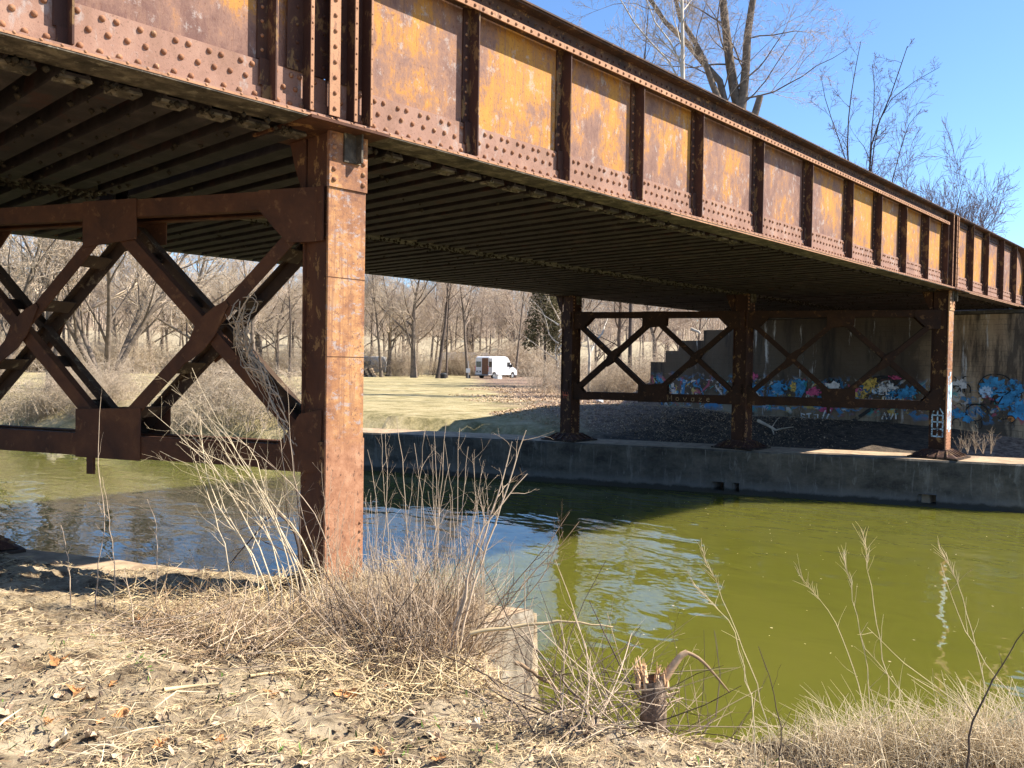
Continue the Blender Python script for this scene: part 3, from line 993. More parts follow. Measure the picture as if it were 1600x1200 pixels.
for ci in range(3):
    c = sn(ci * SPC, 0, 0)
    cx, cy = c.x, c.y
    col = ob("column", MB().box(-0.165, 0.165, -0.165, 0.165, 0.0, 3.94).mesh("column", M_COLSIDE), bent, (cx, cy, 0))
    # face plates proud of the box, channel flange edges on the sides
    mf = M_COLFACE if ci == 0 else M_COLSIDE  # columns standing in shade take the darker colour, the shade painted in
    ob("face_plate", MB().box(-0.19, 0.19, -0.19, -0.166, 0.0, 3.475).mesh("face_plate", mf), col)
    ob("back_plate", MB().box(-0.19, 0.19, 0.166, 0.19, 0.0, 3.475).mesh("back_plate", M_COLSIDE), col)
    ob("foot_plate", MB().box(-0.196, 0.196, -0.199, -0.191, 0.0, 1.35).mesh("foot_plate", mf), col)
    sp = MB()
    for sx in (-1, 1):
        x0 = sx * 0.192
        sp.box(min(x0, x0 - sx * 0.024), max(x0, x0 - sx * 0.024), -0.164, 0.17, 0.12, 1.33)
    ob("side_plate", sp.mesh("side_plate", M_COLSIDE), col)
    ob("wrap_plate", MB().box(-0.209, -0.1935, -0.13, 0.20, 3.03, 3.492).mesh("wrap_plate", M_COLSIDE), col)
    ob("wrap_plate", MB().box(0.1935, 0.209, -0.13, 0.20, 3.03, 3.492).mesh("wrap_plate", M_LIP), col)
    ob("splice_plate", MB().box(-0.195, 0.195, -0.205, -0.167, 3.478, 3.94).mesh("splice_plate", mf), col)
    for dx in (-0.15, 0.15):
        for z in (3.54, 3.63, 3.72, 3.81, 3.9):
            ob("rivet", RIVET_ME, col, (dx, -0.205, z))
    # bearing bracket: an angle bolted on the face under the girder
    ob("bracket", MB().box(-0.06, 0.11, -0.225, -0.206, 3.70, 3.945).box(0.06, 0.078, -0.30, -0.226, 3.70, 3.945).mesh("bracket", M_UNDER), col)
    # flared head widening along the girder seat
    hd = MB()
    for sx in (-1, 1):
        hd.prism([(0.1915, 3.44), (0.1915, 3.94), (0.44, 3.94), (0.36, 3.72), (0.22, 3.44)], lambda u, v, s, sx=sx: (sx * (0.15 + 0.02 * s), u, v))
    hd.box(-0.13, 0.13, 0.36, 0.378, 3.72, 3.94)
    ob("flared_head", hd.mesh("flared_head", M_COLSIDE), col)
    ob("cap_plate", MB().box(-0.50, 0.28, -0.40, 0.50, 3.9425, 3.9665).mesh("cap_plate", M_COLSIDE), col)
    for dz in (1.05, 2.05, 2.72):
        ob("seam", MB().box(-0.1905, 0.1905, -0.1915, -0.1902, dz, dz + 0.007).mesh("seam", M_BRACE), col)
    # base plate and ribs
    bs = ob("base_plate", MB().box(-0.56, 0.56, -0.56, 0.56, -0.075, -0.04).mesh("base_plate", M_BRACE_IN), bent, (cx, cy, 0))
    ob("base_collar", MB().box(-0.26, 0.26, -0.26, 0.26, 0.10, 0.13).mesh("base_collar", M_STIFF), bs)
    for sd in range(4):
        M = Matrix.Rotation(sd * math.pi / 2, 4, 'Z')
        rb = MB()
        rb.prism([(-0.24, 0.12), (0.24, 0.12), (0.50, -0.03), (-0.50, -0.03)], lambda u, v, s, M=M: M @ Vector((u, -0.24 - (0.12 - v) * 1.75 - 0.012 * s, v)))
        for u in (-0.24, -0.08, 0.08, 0.24):
            rb.prism([(-0.262, 0.10), (-0.54, -0.038), (-0.262, -0.038)], lambda a, b, s, M=M, u=u: M @ Vector((u * (1 + (0.1 - b) * 2.6) + 0.016 * s - 0.008, a - 0.012, b + 0.028)))
        ob("base_rib", rb.mesh("base_rib", M_STIFF), bs)
    pts = []
    for z in np.arange(0.16, 0.62, 0.075):
        for dx in (-0.16, 0.16):
            pts.append((dx, -0.2, z))
    rivet_cloud("rivets", pts, 0.014, M_RIVET, col)
    # rows of rivets down the side facing the near bank
    pts = []
    for z in np.arange(0.2, 3.4, 0.11):
        for dy in (-0.125, 0.13):
            pts.append((-0.166 if z > 1.33 else -0.193, dy, z))
    rivet_cloud("rivets", pts, 0.012, M_COLSIDE, col, '-X')


def plate(pts, n0, n1, off=0.0):
    return MB().prism(pts, lambda u, v, s: sn(u + off, n0 + (n1 - n0) * s, v))


def channel(s0, s1, z0, z1, n, inward):
    """web in the plane n, flanges turned inward"""
    mb = MB()
    f = lambda u, v, s, a, b: sn(u, a + (b - a) * s, v)
    mb.prism([(s0, z0), (s1, z0), (s1, z1), (s0, z1)], lambda u, v, s: f(u, v, s, n, n + 0.014 * inward))
    mb.prism([(s0, z0), (s1, z0), (s1, z0 + 0.014), (s0, z0 + 0.014)], lambda u, v, s: f(u, v, s, n + 0.0141 * inward, n + 0.095 * inward))
    mb.prism([(s0, z1 - 0.014), (s1, z1 - 0.014), (s1, z1), (s0, z1)], lambda u, v, s: f(u, v, s, n + 0.0141 * inward, n + 0.095 * inward))
    return mb


NF = 0.185
for bay in range(2):
    b0 = bay * SPC
    for z0, z1, nm in ((3.325, 3.485, "top_chord"), (1.075, 1.285, "bottom_chord")):
        for sg in (-1, 1):
            part(nm, channel(b0 + 0.2, b0 + SPC - 0.2, z0, z1, sg * NF, -sg), M_BRACE, bent)
    # corner and middle gussets, front and back
    mid = SPC / 2
    for sg in (-1, 1):
        n0, n1 = sg * (NF + 0.001), sg * (NF + 0.014)
        top_c = [(-0.02, 3.03), (0.34, 3.03), (0.48, 3.16), (0.64, 3.33), (0.64, 3.492), (-0.02, 3.492)]
        bot_c = [(-0.02, 1.06), (0.62, 1.06), (0.30, 1.42), (0.20, 1.56), (-0.02, 1.60)]
        part("gusset", plate(top_c, n0, n1, b0), M_BRACE, bent)
        part("gusset", plate([(SPC - u, v) for u, v in top_c], n0, n1, b0), M_BRACE, bent)
        part("gusset", plate(bot_c, n0, n1, b0), M_BRACE, bent)
        part("gusset", plate([(SPC - u, v) for u, v in bot_c], n0, n1, b0), M_BRACE, bent)
        part("gusset", plate([(mid - 0.34, 3.12), (mid + 0.30, 3.06), (mid + 0.30, 3.492), (mid - 0.34, 3.492)], n0, n1, b0), M_BRACE, bent)
        part("gusset", plate([(mid - 0.40, 1.06), (mid + 0.38, 1.06), (mid + 0.38, 1.52), (mid - 0.40, 1.55)], n0, n1, b0), M_BRACE, bent)
    for half in range(2):
        s0, s1 = (0.14, mid - 0.06) if half == 0 else (mid + 0.06, SPC - 0.14)
        zlo, zhi = 1.30, 3.24
        for up in (0, 1):
            A = Vector((b0 + s0, 0, zlo if up else zhi))
            B = Vector((b0 + s1, 0, zhi if up else zlo))
            dv = (B - A).normalized()
            pv = Vector((-dv.z, 0, dv.x))
            wdt = 0.062
            for sg in (-1, 1):
                nn = sg * (NF - 0.004 - 0.018 * up)
                mb = MB()
                q = [A + pv * wdt, B + pv * wdt, B - pv * wdt, A - pv * wdt]
                mb.prism([(p.x, p.z) for p in q], lambda u, v, s, nn=nn, sg=sg: sn(u, nn - sg * 0.015 * s, v))
                q = [A + pv * wdt, B + pv * wdt, B + pv * (wdt - 0.014), A + pv * (wdt - 0.014)]
                mb.prism([(p.x, p.z) for p in q], lambda u, v, s, nn=nn, sg=sg: sn(u, nn - sg * (0.0151 + 0.07 * s), v))
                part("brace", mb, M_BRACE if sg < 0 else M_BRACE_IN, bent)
            # batten plates tying the two planes together
            for fr in (0.14, 0.36, 0.66, 0.88):
                c0 = A.lerp(B, fr)
                q = [c0 + dv * 0.075 - pv * (wdt - 0.02), c0 - dv * 0.075 - pv * (wdt - 0.02), c0 - dv * 0.075 - pv * (wdt - 0.03), c0 + dv * 0.075 - pv * (wdt - 0.03)]
                mb = MB().prism([(p.x, p.z) for p in q], lambda u, v, s: sn(u, -0.145 + 0.29 * s, v))
                part("batten", mb, M_BRACE_IN, bent)
        cz, cs = (zlo + zhi) / 2, b0 + (s0 + s1) / 2
        hexa = [(-0.30, 0.34), (-0.12, 0.26), (0.12, 0.10), (0.32, -0.28), (0.26, -0.36), (0.02, -0.22), (-0.14, -0.06), (-0.34, 0.28)]
        for sg in (-1, 1):
            part("centre_gusset", plate([(u * 0.75, v * 0.8 + cz) for u, v in hexa], sg * (NF + 0.0005), sg * (NF + 0.012), cs), M_BRACE, bent)
# broken hanger under the bottom chord
part("hanger", plate([(2.50, 0.90), (2.58, 0.90), (2.58, 1.075), (2.50, 1.075)], -NF, -NF + 0.03), M_BRACE, bent)
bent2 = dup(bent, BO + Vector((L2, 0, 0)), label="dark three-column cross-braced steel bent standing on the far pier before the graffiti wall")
# darker material copies for the far bent: its shade is put into the colour
SHADED = {}
for m, nm, k in ((M_BRACE, "shaded_brace", 0.42), (M_BRACE_IN, "shaded_inner", 0.6), (M_COLSIDE, "shaded_column", 0.5), (M_LIP, "shaded_lip", 0.3)):
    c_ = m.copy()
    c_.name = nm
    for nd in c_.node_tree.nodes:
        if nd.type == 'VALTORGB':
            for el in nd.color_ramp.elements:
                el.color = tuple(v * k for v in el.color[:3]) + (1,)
    SHADED[m.name] = c_
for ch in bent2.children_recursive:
    if ch.type == 'MESH' and ch.data.materials and ch.data.materials[0].name in SHADED:
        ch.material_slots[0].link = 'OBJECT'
        ch.material_slots[0].material = SHADED[ch.data.materials[0].name]
# spray paint on the far bent's columns (parts of that bent)
fx, fy = 0.0, 0.0


def bent_paint(lines, wd, mat, face, ci=0, name="painted_mark"):
    c = sn(ci * SPC, 0, 0)
    for pts, closed in lines:
        uv, f = stroke_uv(pts, wd, closed, False)
        if face == 'x':      # side facing the near bank
            V = np.stack([np.full(len(uv), c.x - 0.197), c.y + uv[:, 0], uv[:, 1]], -1)
        else:
            V = np.stack([c.x + uv[:, 0], np.full(len(uv), c.y - 0.2015), uv[:, 1]], -1)
        ob(name, np_mesh(name, V, f, mat), bent2)


# pale blue house shape: roof, walls, windows in two columns
bent_paint([([(0.13, 0.98), (0.0, 1.20), (-0.13, 0.98)], False), ([(0.12, 0.98), (0.12, 0.42)], False), ([(-0.12, 0.98), (-0.12, 0.42)], False), ([(0.0, 1.18), (0.0, 0.42)], False)] +
           [([(0.12, z), (-0.12, z)], False) for z in (0.44, 0.62, 0.79, 0.95)], 0.032, P_PALE, 'x')
bent_paint([([(-0.10, 0.62), (-0.10, 1.9)], False), ([(0.02, 0.55), (0.02, 2.0)], False), ([(0.12, 0.6), (0.12, 1.75)], False)], 0.10, P_PALE, 'y')
bent_paint([([(0.10, 1.28), (0.06, 1.10), (0.02, 1.27), (-0.03, 1.09), (-0.06, 1.26), (-0.11, 1.10)], False), ([(0.11, 1.19), (-0.12, 1.16)], False)], 0.03, P_RED, 'x', 2)

# faded hand-painted word along the far bent's bottom chord
u0 = 0.0
for glyph in ([[(0, 0), (0.02, 1), (0.3, 0.3), (0.58, 1), (0.62, 0)]], [[(0.1, 0.1), (0.4, 0), (0.55, 0.35), (0.35, 0.65), (0.1, 0.5), (0.1, 0.1)]], [[(0.05, 0.65), (0.3, 0), (0.55, 0.65)]],
              [[(0.5, 0.6), (0.15, 0.6), (0.1, 0.1), (0.4, 0), (0.5, 0.3)], [(0.5, 0.65), (0.52, 0)]], [[(0.08, 0.62), (0.5, 0.62), (0.08, 0), (0.52, 0)]], [[(0.1, 0.35), (0.5, 0.38), (0.42, 0.65), (0.15, 0.6), (0.08, 0.2), (0.3, 0), (0.52, 0.1)]]):
    for pts in glyph:
        uv, f = stroke_uv([(x * 0.17 + u0, 1.115 + y * 0.14) for x, y in pts], 0.02, False, False)
        V = np.array([sn(SPC + 1.90 - u, -NF - 0.0025, v) for u, v in uv])
        ob("painted_letter", np_mesh("painted_letter", V, f, M_STEM_BROWN), bent2)
    u0 += 0.2
# ------------------------------------------------------------------ bridge spans: riveted plate girders with a joist floor
ZB = 3.97          # underside of the bottom flange plate
ZT = 5.70
WY = 0.17          # face of the web
FAR_Y = 9.2
STIFF2 = [1.6, 3.0, 4.4, 5.8, 7.55, 9.3, 11.05, 12.5, 13.95, 15.4]
STIFF3 = [18.95, 20.4, 22.0, 23.5]
STIFF1 = [-13.0, -11.5, -9.8, -8.1, -6.4, -5.0, -3.5, -2.04]
STIFF_ME = {}


def stiffener_meshes(zt):
    key = round(zt, 2)
    if key not in STIFF_ME:
        a = MB().box(-0.014, 0.0, 0.018, 0.168, 4.34, zt).box(-0.014, 0.0, 0.018, 0.125, 4.14, 4.339).box(-0.014, 0.0, 0.018, 0.105, 4.02, 4.139).mesh("stiffener", M_STIFF)
        b = MB().box(-0.095, -0.0145, 0.150, 0.1695, 4.345, zt).box(-0.095, -0.0145, 0.112, 0.130, 4.14, 4.344).box(-0.08, -0.0145, 0.098, 0.111, 4.02, 4.139).mesh("stiffener_leg", M_STIFF)
        STIFF_ME[key] = (a, b)
    return STIFF_ME[key]


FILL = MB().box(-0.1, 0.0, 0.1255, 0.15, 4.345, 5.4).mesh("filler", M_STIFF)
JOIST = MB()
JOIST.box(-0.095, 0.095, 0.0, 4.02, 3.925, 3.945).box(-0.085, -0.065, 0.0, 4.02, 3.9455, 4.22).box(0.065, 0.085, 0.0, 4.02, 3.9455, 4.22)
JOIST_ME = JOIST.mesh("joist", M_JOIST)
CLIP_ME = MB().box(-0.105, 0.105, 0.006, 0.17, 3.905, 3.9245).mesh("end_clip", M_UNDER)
CLIPRIV_ME = MB().cyl((0, 0.085, 3.9045), (0, 0, -1), 0.024, 0.018, 8, 0.012).mesh("rivet", M_UNDER)


def girder_outer(span, x0, x1, stiffs, shelf, cover, mirror=False, rivets_single=0, round_end=False, detail=True):
    """outer girder, its face towards -Y (mirror: the far one, facing +Y)"""
    X0 = span.location.x
    my = (lambda y: FAR_Y - y) if mirror else (lambda y: y)

    def bx(mb, xa, xb, ya, yb, za, zb):
        a, b = sorted((my(ya), my(yb)))
        return mb.box(xa - X0, xb - X0, a, b, za, zb)
    xe = x1 - (0.75 if round_end else 0.0)
    # web, one plate per panel between stiffeners
    edges = [x0] + list(stiffs) + [x1]
    for i in range(len(edges) - 1):
        a, b = edges[i], edges[i + 1]
        if round_end and i == len(edges) - 2:
            pr = [(a, ZB + 0.02), (x1, ZB + 0.02), (x1, 4.75)] + [(x1 - 0.85 + 0.85 * math.cos(t), 4.85 + 0.82 * math.sin(t)) for t in np.linspace(0.1, math.pi / 2, 8)] + [(a, 5.67)]
            mb = MB().prism(pr, lambda u, v, s: (u - X0, my(WY + 0.014 * s), v))
            ob("web_plate", mb.mesh("web_plate", M_WEB), span)
            continue
        mb = bx(MB(), a + 0.001, b - 0.001, WY, WY + 0.014, ZB + 0.02, 5.68)
        ob("web_plate", mb.mesh("web_plate", M_WEB), span)
    # bottom flange: plate, angle, side plate; cover plate over the middle
    ob("bottom_flange", bx(MB(), x0, x1, 0.0, 0.36, ZB, ZB + 0.016).mesh("bottom_flange", M_LIP), span)
    f = bx(MB(), x0, x1, 0.012, WY - 0.0265, ZB + 0.0165, ZB + 0.034)
    bx(f, x0, x1, WY - 0.044, WY - 0.0265, ZB + 0.0345, 4.125)
    ob("flange_angle", f.mesh("flange_angle", M_STRIP), span)
    ob("side_plate", bx(MB(), x0, x1, WY - 0.026, WY - 0.001, ZB + 0.02, 4.335).mesh("side_plate", M_STRIP), span)
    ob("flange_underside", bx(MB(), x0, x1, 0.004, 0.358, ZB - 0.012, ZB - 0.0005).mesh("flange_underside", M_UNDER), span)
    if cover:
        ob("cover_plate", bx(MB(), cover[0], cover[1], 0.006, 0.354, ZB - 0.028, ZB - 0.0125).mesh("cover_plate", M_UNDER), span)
        ob("cover_lip", bx(MB(), cover[0], cover[1], 0.0, 0.0055, ZB - 0.028, ZB - 0.0125).mesh("cover_lip", M_LIP), span)
    # top flange
    t = bx(MB(), x0, xe, 0.0, 0.36, 5.682, ZT)
    bx(t, x0, xe, 0.02, WY - 0.001, 5.664, 5.6815)
    bx(t, x0, xe, WY - 0.02, WY - 0.001, 5.52, 5.6635)
    if round_end:
        arc = [(x1 - 0.75 + 0.76 * math.sin(u), 4.94 + 0.76 * math.cos(u)) for u in np.linspace(0.0, math.pi / 2, 9)]
        arc += [(x1 + 0.01, ZB + 0.02)]
        inner = [(x - 0.018, z - 0.018) for x, z in arc]
        for i in range(len(arc) - 1):
            q = [arc[i], arc[i + 1], inner[i + 1], inner[i]]
            t.prism(q, lambda u, v, s: (u - X0, my(0.0 + 0.34 * s), v))
    ob("top_flange", t.mesh("top_flange", M_TOP), span)
    if shelf:
        s_ = bx(MB(), shelf[0], shelf[1], 0.012, WY - 0.015, 5.432, 5.446)
        bx(s_, shelf[0], shelf[1], WY - 0.0145, WY - 0.001, 5.447, 5.515)
        ob("shelf_angle", s_.mesh("shelf_angle", M_TOP), span)
        ob("shelf_lip", bx(MB(), shelf[0], shelf[1], -0.004, 0.0115, 5.385, 5.446).mesh("shelf_lip", M_LIP), span)
    if not detail:
        return
    zst = 5.43 if shelf else 5.66
    for x in stiffs:
        a, b = stiffener_meshes(zst)
        st = ob("stiffener", a, span, (x - X0, 0, 0))
        ob("stiffener_leg", b, st)
        if mirror:
            st.scale = (1, -1, 1)
            st.location.y = FAR_Y
        else:
            rivet_cloud("rivets", [(-0.055, 0.150, z) for z in np.arange(4.42, zst - 0.05, 0.11)], 0.015, M_RIVET, st)
    if mirror:
        return
    # rivets of the side plate: bottom row, staggered middle row, clustered top row
    R = []
    for i in range(len(edges) - 1):
        a, b = edges[i] + 0.07, edges[i + 1] - 0.13
        n = max(2, int(round((b - a) / 0.125)))
        for k in range(n + 1):
            x = a + (b - a) * k / n
            R.append((x - X0, WY - 0.044, 4.058 + rnd.uniform(-.004, .004)))
            if k < n:
                R.append((x + 0.06 - X0, WY - 0.026, 4.185 + rnd.uniform(-.004, .004)))
            if k % 3 != 2 or True:
                R.append((x + (0.02 if k % 2 else -0.012) - X0, WY - 0.026, 4.288 + rnd.uniform(-.004, .004)))
    R.sort(key=lambda p: (p[0] + X0 - CAM[0]) ** 2)
    vis = [p for p in R if p[0] + X0 > -3.2]
    hid = [p for p in R if p[0] + X0 <= -3.2]
    for p in vis[:rivets_single]:
        ob("rivet", RIVET_ME, span, p)
    rest = vis[rivets_single:] + hid
    if rest:
        rivet_cloud("rivets", rest, 0.021, M_RIVET, span)
    if shelf:
        rivet_cloud("rivets", [(x - X0, -0.004, 5.416) for x in np.arange(max(shelf[0], -4) + 0.05, shelf[1], 0.115)], 0.017, M_RIVET, span)
    rivet_cloud("rivets", [(x - X0, WY - 0.02, 5.585) for x in np.arange(max(x0, -4) + 0.05, xe, 0.115)], 0.017, M_STIFF, span)
    lips = [(x - X0 + rnd.uniform(-.01, .01), 0.004, ZB + 0.018) for x in np.arange(max(x0, -4), x1, 0.135)]
    rivet_cloud("rivets", lips, 0.012, M_LIP, span)


def floor(span, xa, xb, first):
    X0 = span.location.x
    n = int((xb - xa) / 0.345)
    for k in range(n + 1):
        x = xa + 0.345 * k
        if x < -7.5:
            continue
        for y in (0.362, 4.80):
            j = ob("joist", JOIST_ME, span, (x - X0 + rnd.uniform(-.008, .008), y, rnd.uniform(-.006, .004)))
            if y < 1 and -3.2 < x < 7.5:
                c = ob("end_clip", CLIP_ME, j)
                ob("rivet", CLIPRIV_ME, j, (-0.06, 0, 0))
                ob("rivet", CLIPRIV_ME, j, (0.06, 0, 0))
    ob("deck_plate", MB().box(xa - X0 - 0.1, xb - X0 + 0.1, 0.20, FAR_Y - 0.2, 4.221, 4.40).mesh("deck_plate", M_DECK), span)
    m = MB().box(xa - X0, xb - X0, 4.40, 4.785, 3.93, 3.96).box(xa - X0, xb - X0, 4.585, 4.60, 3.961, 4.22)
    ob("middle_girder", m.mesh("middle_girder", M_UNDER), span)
    # ballast dirt and roots caught along the middle girder and the outer flange
    P = []
    for k in range(900):
        x = rnd.uniform(max(xa, -4), xb)
        band = rnd.random()
        y = rnd.gauss(4.6, 0.16) if band < 0.55 else (rnd.gauss(0.36, 0.05) if band < 0.68 else rnd.uniform(0.4, 9))
        P.append((x - X0, y, 3.925 - rnd.random() * 0.02, rnd.uniform(0.006, 0.028)))
    A = Acc()
    base = np.array([(1, 0, 0), (0, 1, 0), (-1, 0, 0), (0, -1, 0), (0, 0, -1), (0, 0, 1)], float)
    F = np.array([(0, 1, 5, 5), (1, 2, 5, 5), (2, 3, 5, 5), (3, 0, 5, 5), (1, 0, 4, 4), (2, 1, 4, 4), (3, 2, 4, 4), (0, 3, 4, 4)])
    V = []
    Fs = []
    for i, (x, y, z, r) in enumerate(P):
        V.append(base * r * (1 + 0.5 * rng.random((6, 1))) + (x, y, z))
        Fs.append(F[:, :3] + 6 * i)
    tag(ob("debris_crust", np_mesh("debris_crust", np.concatenate(V), np.concatenate(Fs), M_DEBRIS), span), kind="stuff")


def end_post(span, x, zt, wide=False):
    """bearing stiffener group beside a joint; x is the right edge of each outstanding leg"""
    X0 = span.location.x
    for xx, w_ in x:
        st = ob("bearing_stiffener", MB().box(-0.016, 0, 0.0, 0.125, 4.01, zt).mesh("bearing_stiffener", M_STIFF), span, (xx - X0, 0, 0))
        ob("stiffener_edge", MB().box(-w_, -0.0, -0.012, -0.0005, 4.01, zt).mesh("stiffener_edge", M_LIP), st)
        rivet_cloud("rivets", [(-w_ / 2, -0.012, z) for z in np.arange(4.07, zt - 0.04, 0.125)], min(0.019, w_ * 0.3), M_RIVET, st)
    fl = MB()
    xs = [q[0] for q in x]
    fl.box(min(xs) - X0 - 0.16, max(xs) - X0 + 0.1, 0.1255, 0.1295, 4.336, zt)
    ob("filler_plate", fl.mesh("filler_plate", M_STIFF), span)
    rivet_cloud("rivets", [(xx - X0 - dx, 0.125, z) for xx, _ in x for dx in (0.07,) for z in np.arange(4.42, zt - 0.04, 0.14)], 0.017, M_STIFF, span)


span1 = thing("bridge_span", "nearest rusty girder span overhead at the left, left of the joint above the near column", "bridge span", (-7.0, 0, 0))
girder_outer(span1, -14.0, -0.055, STIFF1 + [-0.58], (-14.0, -0.70), (-11.0, -2.6), rivets_single=120)
girder_outer(span1, -14.0, -0.055, STIFF1 + [-0.58], None, None, mirror=True, detail=False)
floor(span1, -7.43, -0.17, True)
end_post(span1, [(-0.27, 0.03), (-0.02, 0.10)], 5.66)
span2 = thing("bridge_span", "long middle rusty girder span crossing the green water between the two steel bents", "bridge span", (8.8, 0, 0))
girder_outer(span2, -0.035, 17.44, STIFF2 + [16.82], (0.42, 16.8), (5.0, 12.2), rivets_single=300)
girder_outer(span2, 0.06, 17.44, STIFF2, None, None, mirror=True)
floor(span2, 0.16, 17.4, False)
end_post(span2, [(0.155, 0.03), (0.31, 0.02)], 5.66)
end_post(span2, [(17.12, 0.03), (17.40, 0.04)], 5.66)
span3 = thing("bridge_span", "far short girder span with a rounded end, running onto the graffiti abutment", "bridge span", (21.4, 0, 0))
girder_outer(span3, 17.47, 25.0, STIFF3, None, (18.6, 23.8), rivets_single=0, round_end=True)
girder_outer(span3, 17.47, 25.0, STIFF3, None, None, mirror=True, detail=False)
floor(span3, 17.6, 24.2, False)
end_post(span3, [(17.53, 0.04)], 5.66)
# ------------------------------------------------------------------ trees: trunk, limbs and a crown of twigs, leafless
RMIN = [0.014]


def grow(P, R, n, t0, t1, ang, lr, rr, N, up, wob, rg, rmin=None):
    rmin = rmin or RMIN[0]
    M, K, _ = P.shape
    t = t0 + (t1 - t0) * (np.arange(n)[None] + rg.random((M, n))) / n
    f = t * (K - 1)
    i = np.clip(np.floor(f).astype(int), 0, K - 2)
    fr = (f - i)[..., None]
    m = np.arange(M)[:, None]
    p = P[m, i] * (1 - fr) + P[m, i + 1] * fr
    d0 = nrm(P[m, i + 1] - P[m, i])
    r0 = (R[m, i] * (1 - fr[..., 0]) + R[m, i + 1] * fr[..., 0])
    pl = np.linalg.norm(np.diff(P, axis=1), axis=2).sum(1)[:, None]
    perp = nrm(np.cross(d0, rg.normal(size=d0.shape)))
    A = np.radians(ang) * (0.65 + 0.7 * rg.random((M, n)))[..., None]
    d = np.cos(A) * d0 + np.sin(A) * perp
    L = (pl * lr * (1.15 - 0.6 * t) * (0.6 + 0.8 * rg.random((M, n))))[..., None]
    p, d, L, r0 = p.reshape(-1, 3), d.reshape(-1, 3), L.reshape(-1, 1), r0.reshape(-1)
    out = [p]
    for k in range(N - 1):
        d = nrm(d + np.array([0, 0, up]) + wob * rg.normal(size=d.shape))
        p = p + d * L / (N - 1)
        out.append(p)
    rr0 = np.maximum(np.minimum(r0 * rr, L[:, 0] * 0.035), rmin)
    return np.stack(out, 1), np.maximum(rr0[:, None] * (1 - 0.78 * np.arange(N) / (N - 1))[None], rmin * 0.6)


def stem(h, r, lean, wob, rg, N=9, base=(0, 0, 0)):
    p = np.array(base, float)
    d = np.array([lean[0], lean[1], 1.0])
    out = [p]
    for k in range(N - 1):
        d = d + wob * rg.normal(size=3) * np.array([1, 1, 0.1])
        p = p + d / np.linalg.norm(d) * h / (N - 1)
        out.append(p)
    rad = r * (1 - 0.86 * np.linspace(0, 1, N) ** 0.9)
    rad[0] *= 1.35
    return np.array(out), rad


def tree_meshes(stems, levels, bark, twig, seed, nlimb=1, k0=8):
    """stems: list of (P, R); levels: grow() settings; the first nlimb levels are limbs, the rest the crown"""
    rg = np.random.default_rng(seed)
    T, Lm, C = Acc(), Acc(), Acc()
    for p, r in stems:
        T.tube(p, r, k0)
    N = len(stems[0][0])
    P, R = np.stack([s_[0] for s_ in stems]), np.stack([s_[1] for s_ in stems])
    for li, lv in enumerate(levels):
        P, R = grow(P, R, *lv, rg)
        if li < nlimb:
            Lm.tube(P, R, 5)
        else:
            C.tube(P, R, 3)
    return T.mesh("trunk", bark), Lm.mesh("limbs", bark) if Lm.n else None, C.mesh("crown", twig)


def place_tree(meshes, name, label, cat, loc, rz=0.0, sc=1.0, group=None):
    root = thing(name, label, cat, loc, (0, 0, rz), group)
    if isinstance(sc, (int, float)):
        sc = (sc, sc, sc)
    root.scale = sc
    for nm, me in zip(("trunk", "limbs", "crown"), meshes):
        if me:
            ob(nm, me, root)
    return root


RG = np.random.default_rng(3)
# n, t0, t1, angle, length ratio, radius ratio, points, upward pull, wobble
FOREST = tree_meshes([stem(16, 0.22, (0.03, 0.0), 0.03, RG)], [(13, 0.28, 0.98, 42, 0.34, 0.5, 6, 0.10, 0.13), (9, 0.2, 1.0, 40, 0.5, 0.55, 5, 0.08, 0.16), (8, 0.15, 1.0, 42, 0.55, 0.6, 4, 0.05, 0.18), (4, 0.2, 1.0, 40, 0.6, 0.8, 3, 0.03, 0.2)], M_BARK, M_TWIG, 21)
BROAD = tree_meshes([stem(14, 0.36, (0.05, 0.03), 0.06, RG)], [(14, 0.2, 0.98, 58, 0.52, 0.55, 7, 0.09, 0.16), (9, 0.2, 1.0, 45, 0.48, 0.55, 5, 0.06, 0.2), (7, 0.15, 1.0, 45, 0.5, 0.6, 4, 0.03, 0.2), (4, 0.2, 1.0, 42, 0.55, 0.8, 3, 0.0, 0.25)], M_BARK, M_TWIG_TAN, 22)
SLIM = tree_meshes([stem(17, 0.17, (0.02, -0.02), 0.025, RG)], [(12, 0.45, 0.98, 38, 0.26, 0.5, 5, 0.14, 0.12), (7, 0.2, 1.0, 38, 0.5, 0.6, 4, 0.1, 0.15), (6, 0.2, 1.0, 40, 0.55, 0.7, 3, 0.05, 0.18)], M_BARK_DARK, M_TWIG, 23)
VASE_ST = [stem(9.5, 0.16, (0.55 * math.cos(q), 0.55 * math.sin(q)), 0.05, RG) for q in (0.2, 1.6, 2.9, 4.1, 5.3)]
VASE = tree_meshes(VASE_ST, [(9, 0.25, 0.98, 34, 0.42, 0.6, 6, 0.12, 0.12), (7, 0.2, 1.0, 36, 0.5, 0.6, 4, 0.1, 0.15), (6, 0.2, 1.0, 36, 0.5, 0.7, 4, 0.06, 0.18), (3, 0.3, 1.0, 36, 0.6, 0.8, 3, 0.0, 0.2)], M_BARK, M_TWIG_TAN, 24)
RMIN[0] = 0.007
SHRUB_ST = [stem(5.5 * (0.7 + 0.5 * RG.random()), 0.05, (0.5 * math.cos(q * 0.9), 0.5 * math.sin(q * 0.9)), 0.07, RG) for q in range(14)]
SHRUB = tree_meshes(SHRUB_ST, [(9, 0.2, 0.98, 32, 0.42, 0.6, 5, 0.10, 0.12), (8, 0.2, 1.0, 38, 0.5, 0.6, 4, 0.06, 0.15), (6, 0.2, 1.0, 38, 0.55, 0.7, 3, 0.04, 0.18)], M_BARK_DARK, M_TWIG_RED, 25, 0, 5)
RMIN[0] = 0.006
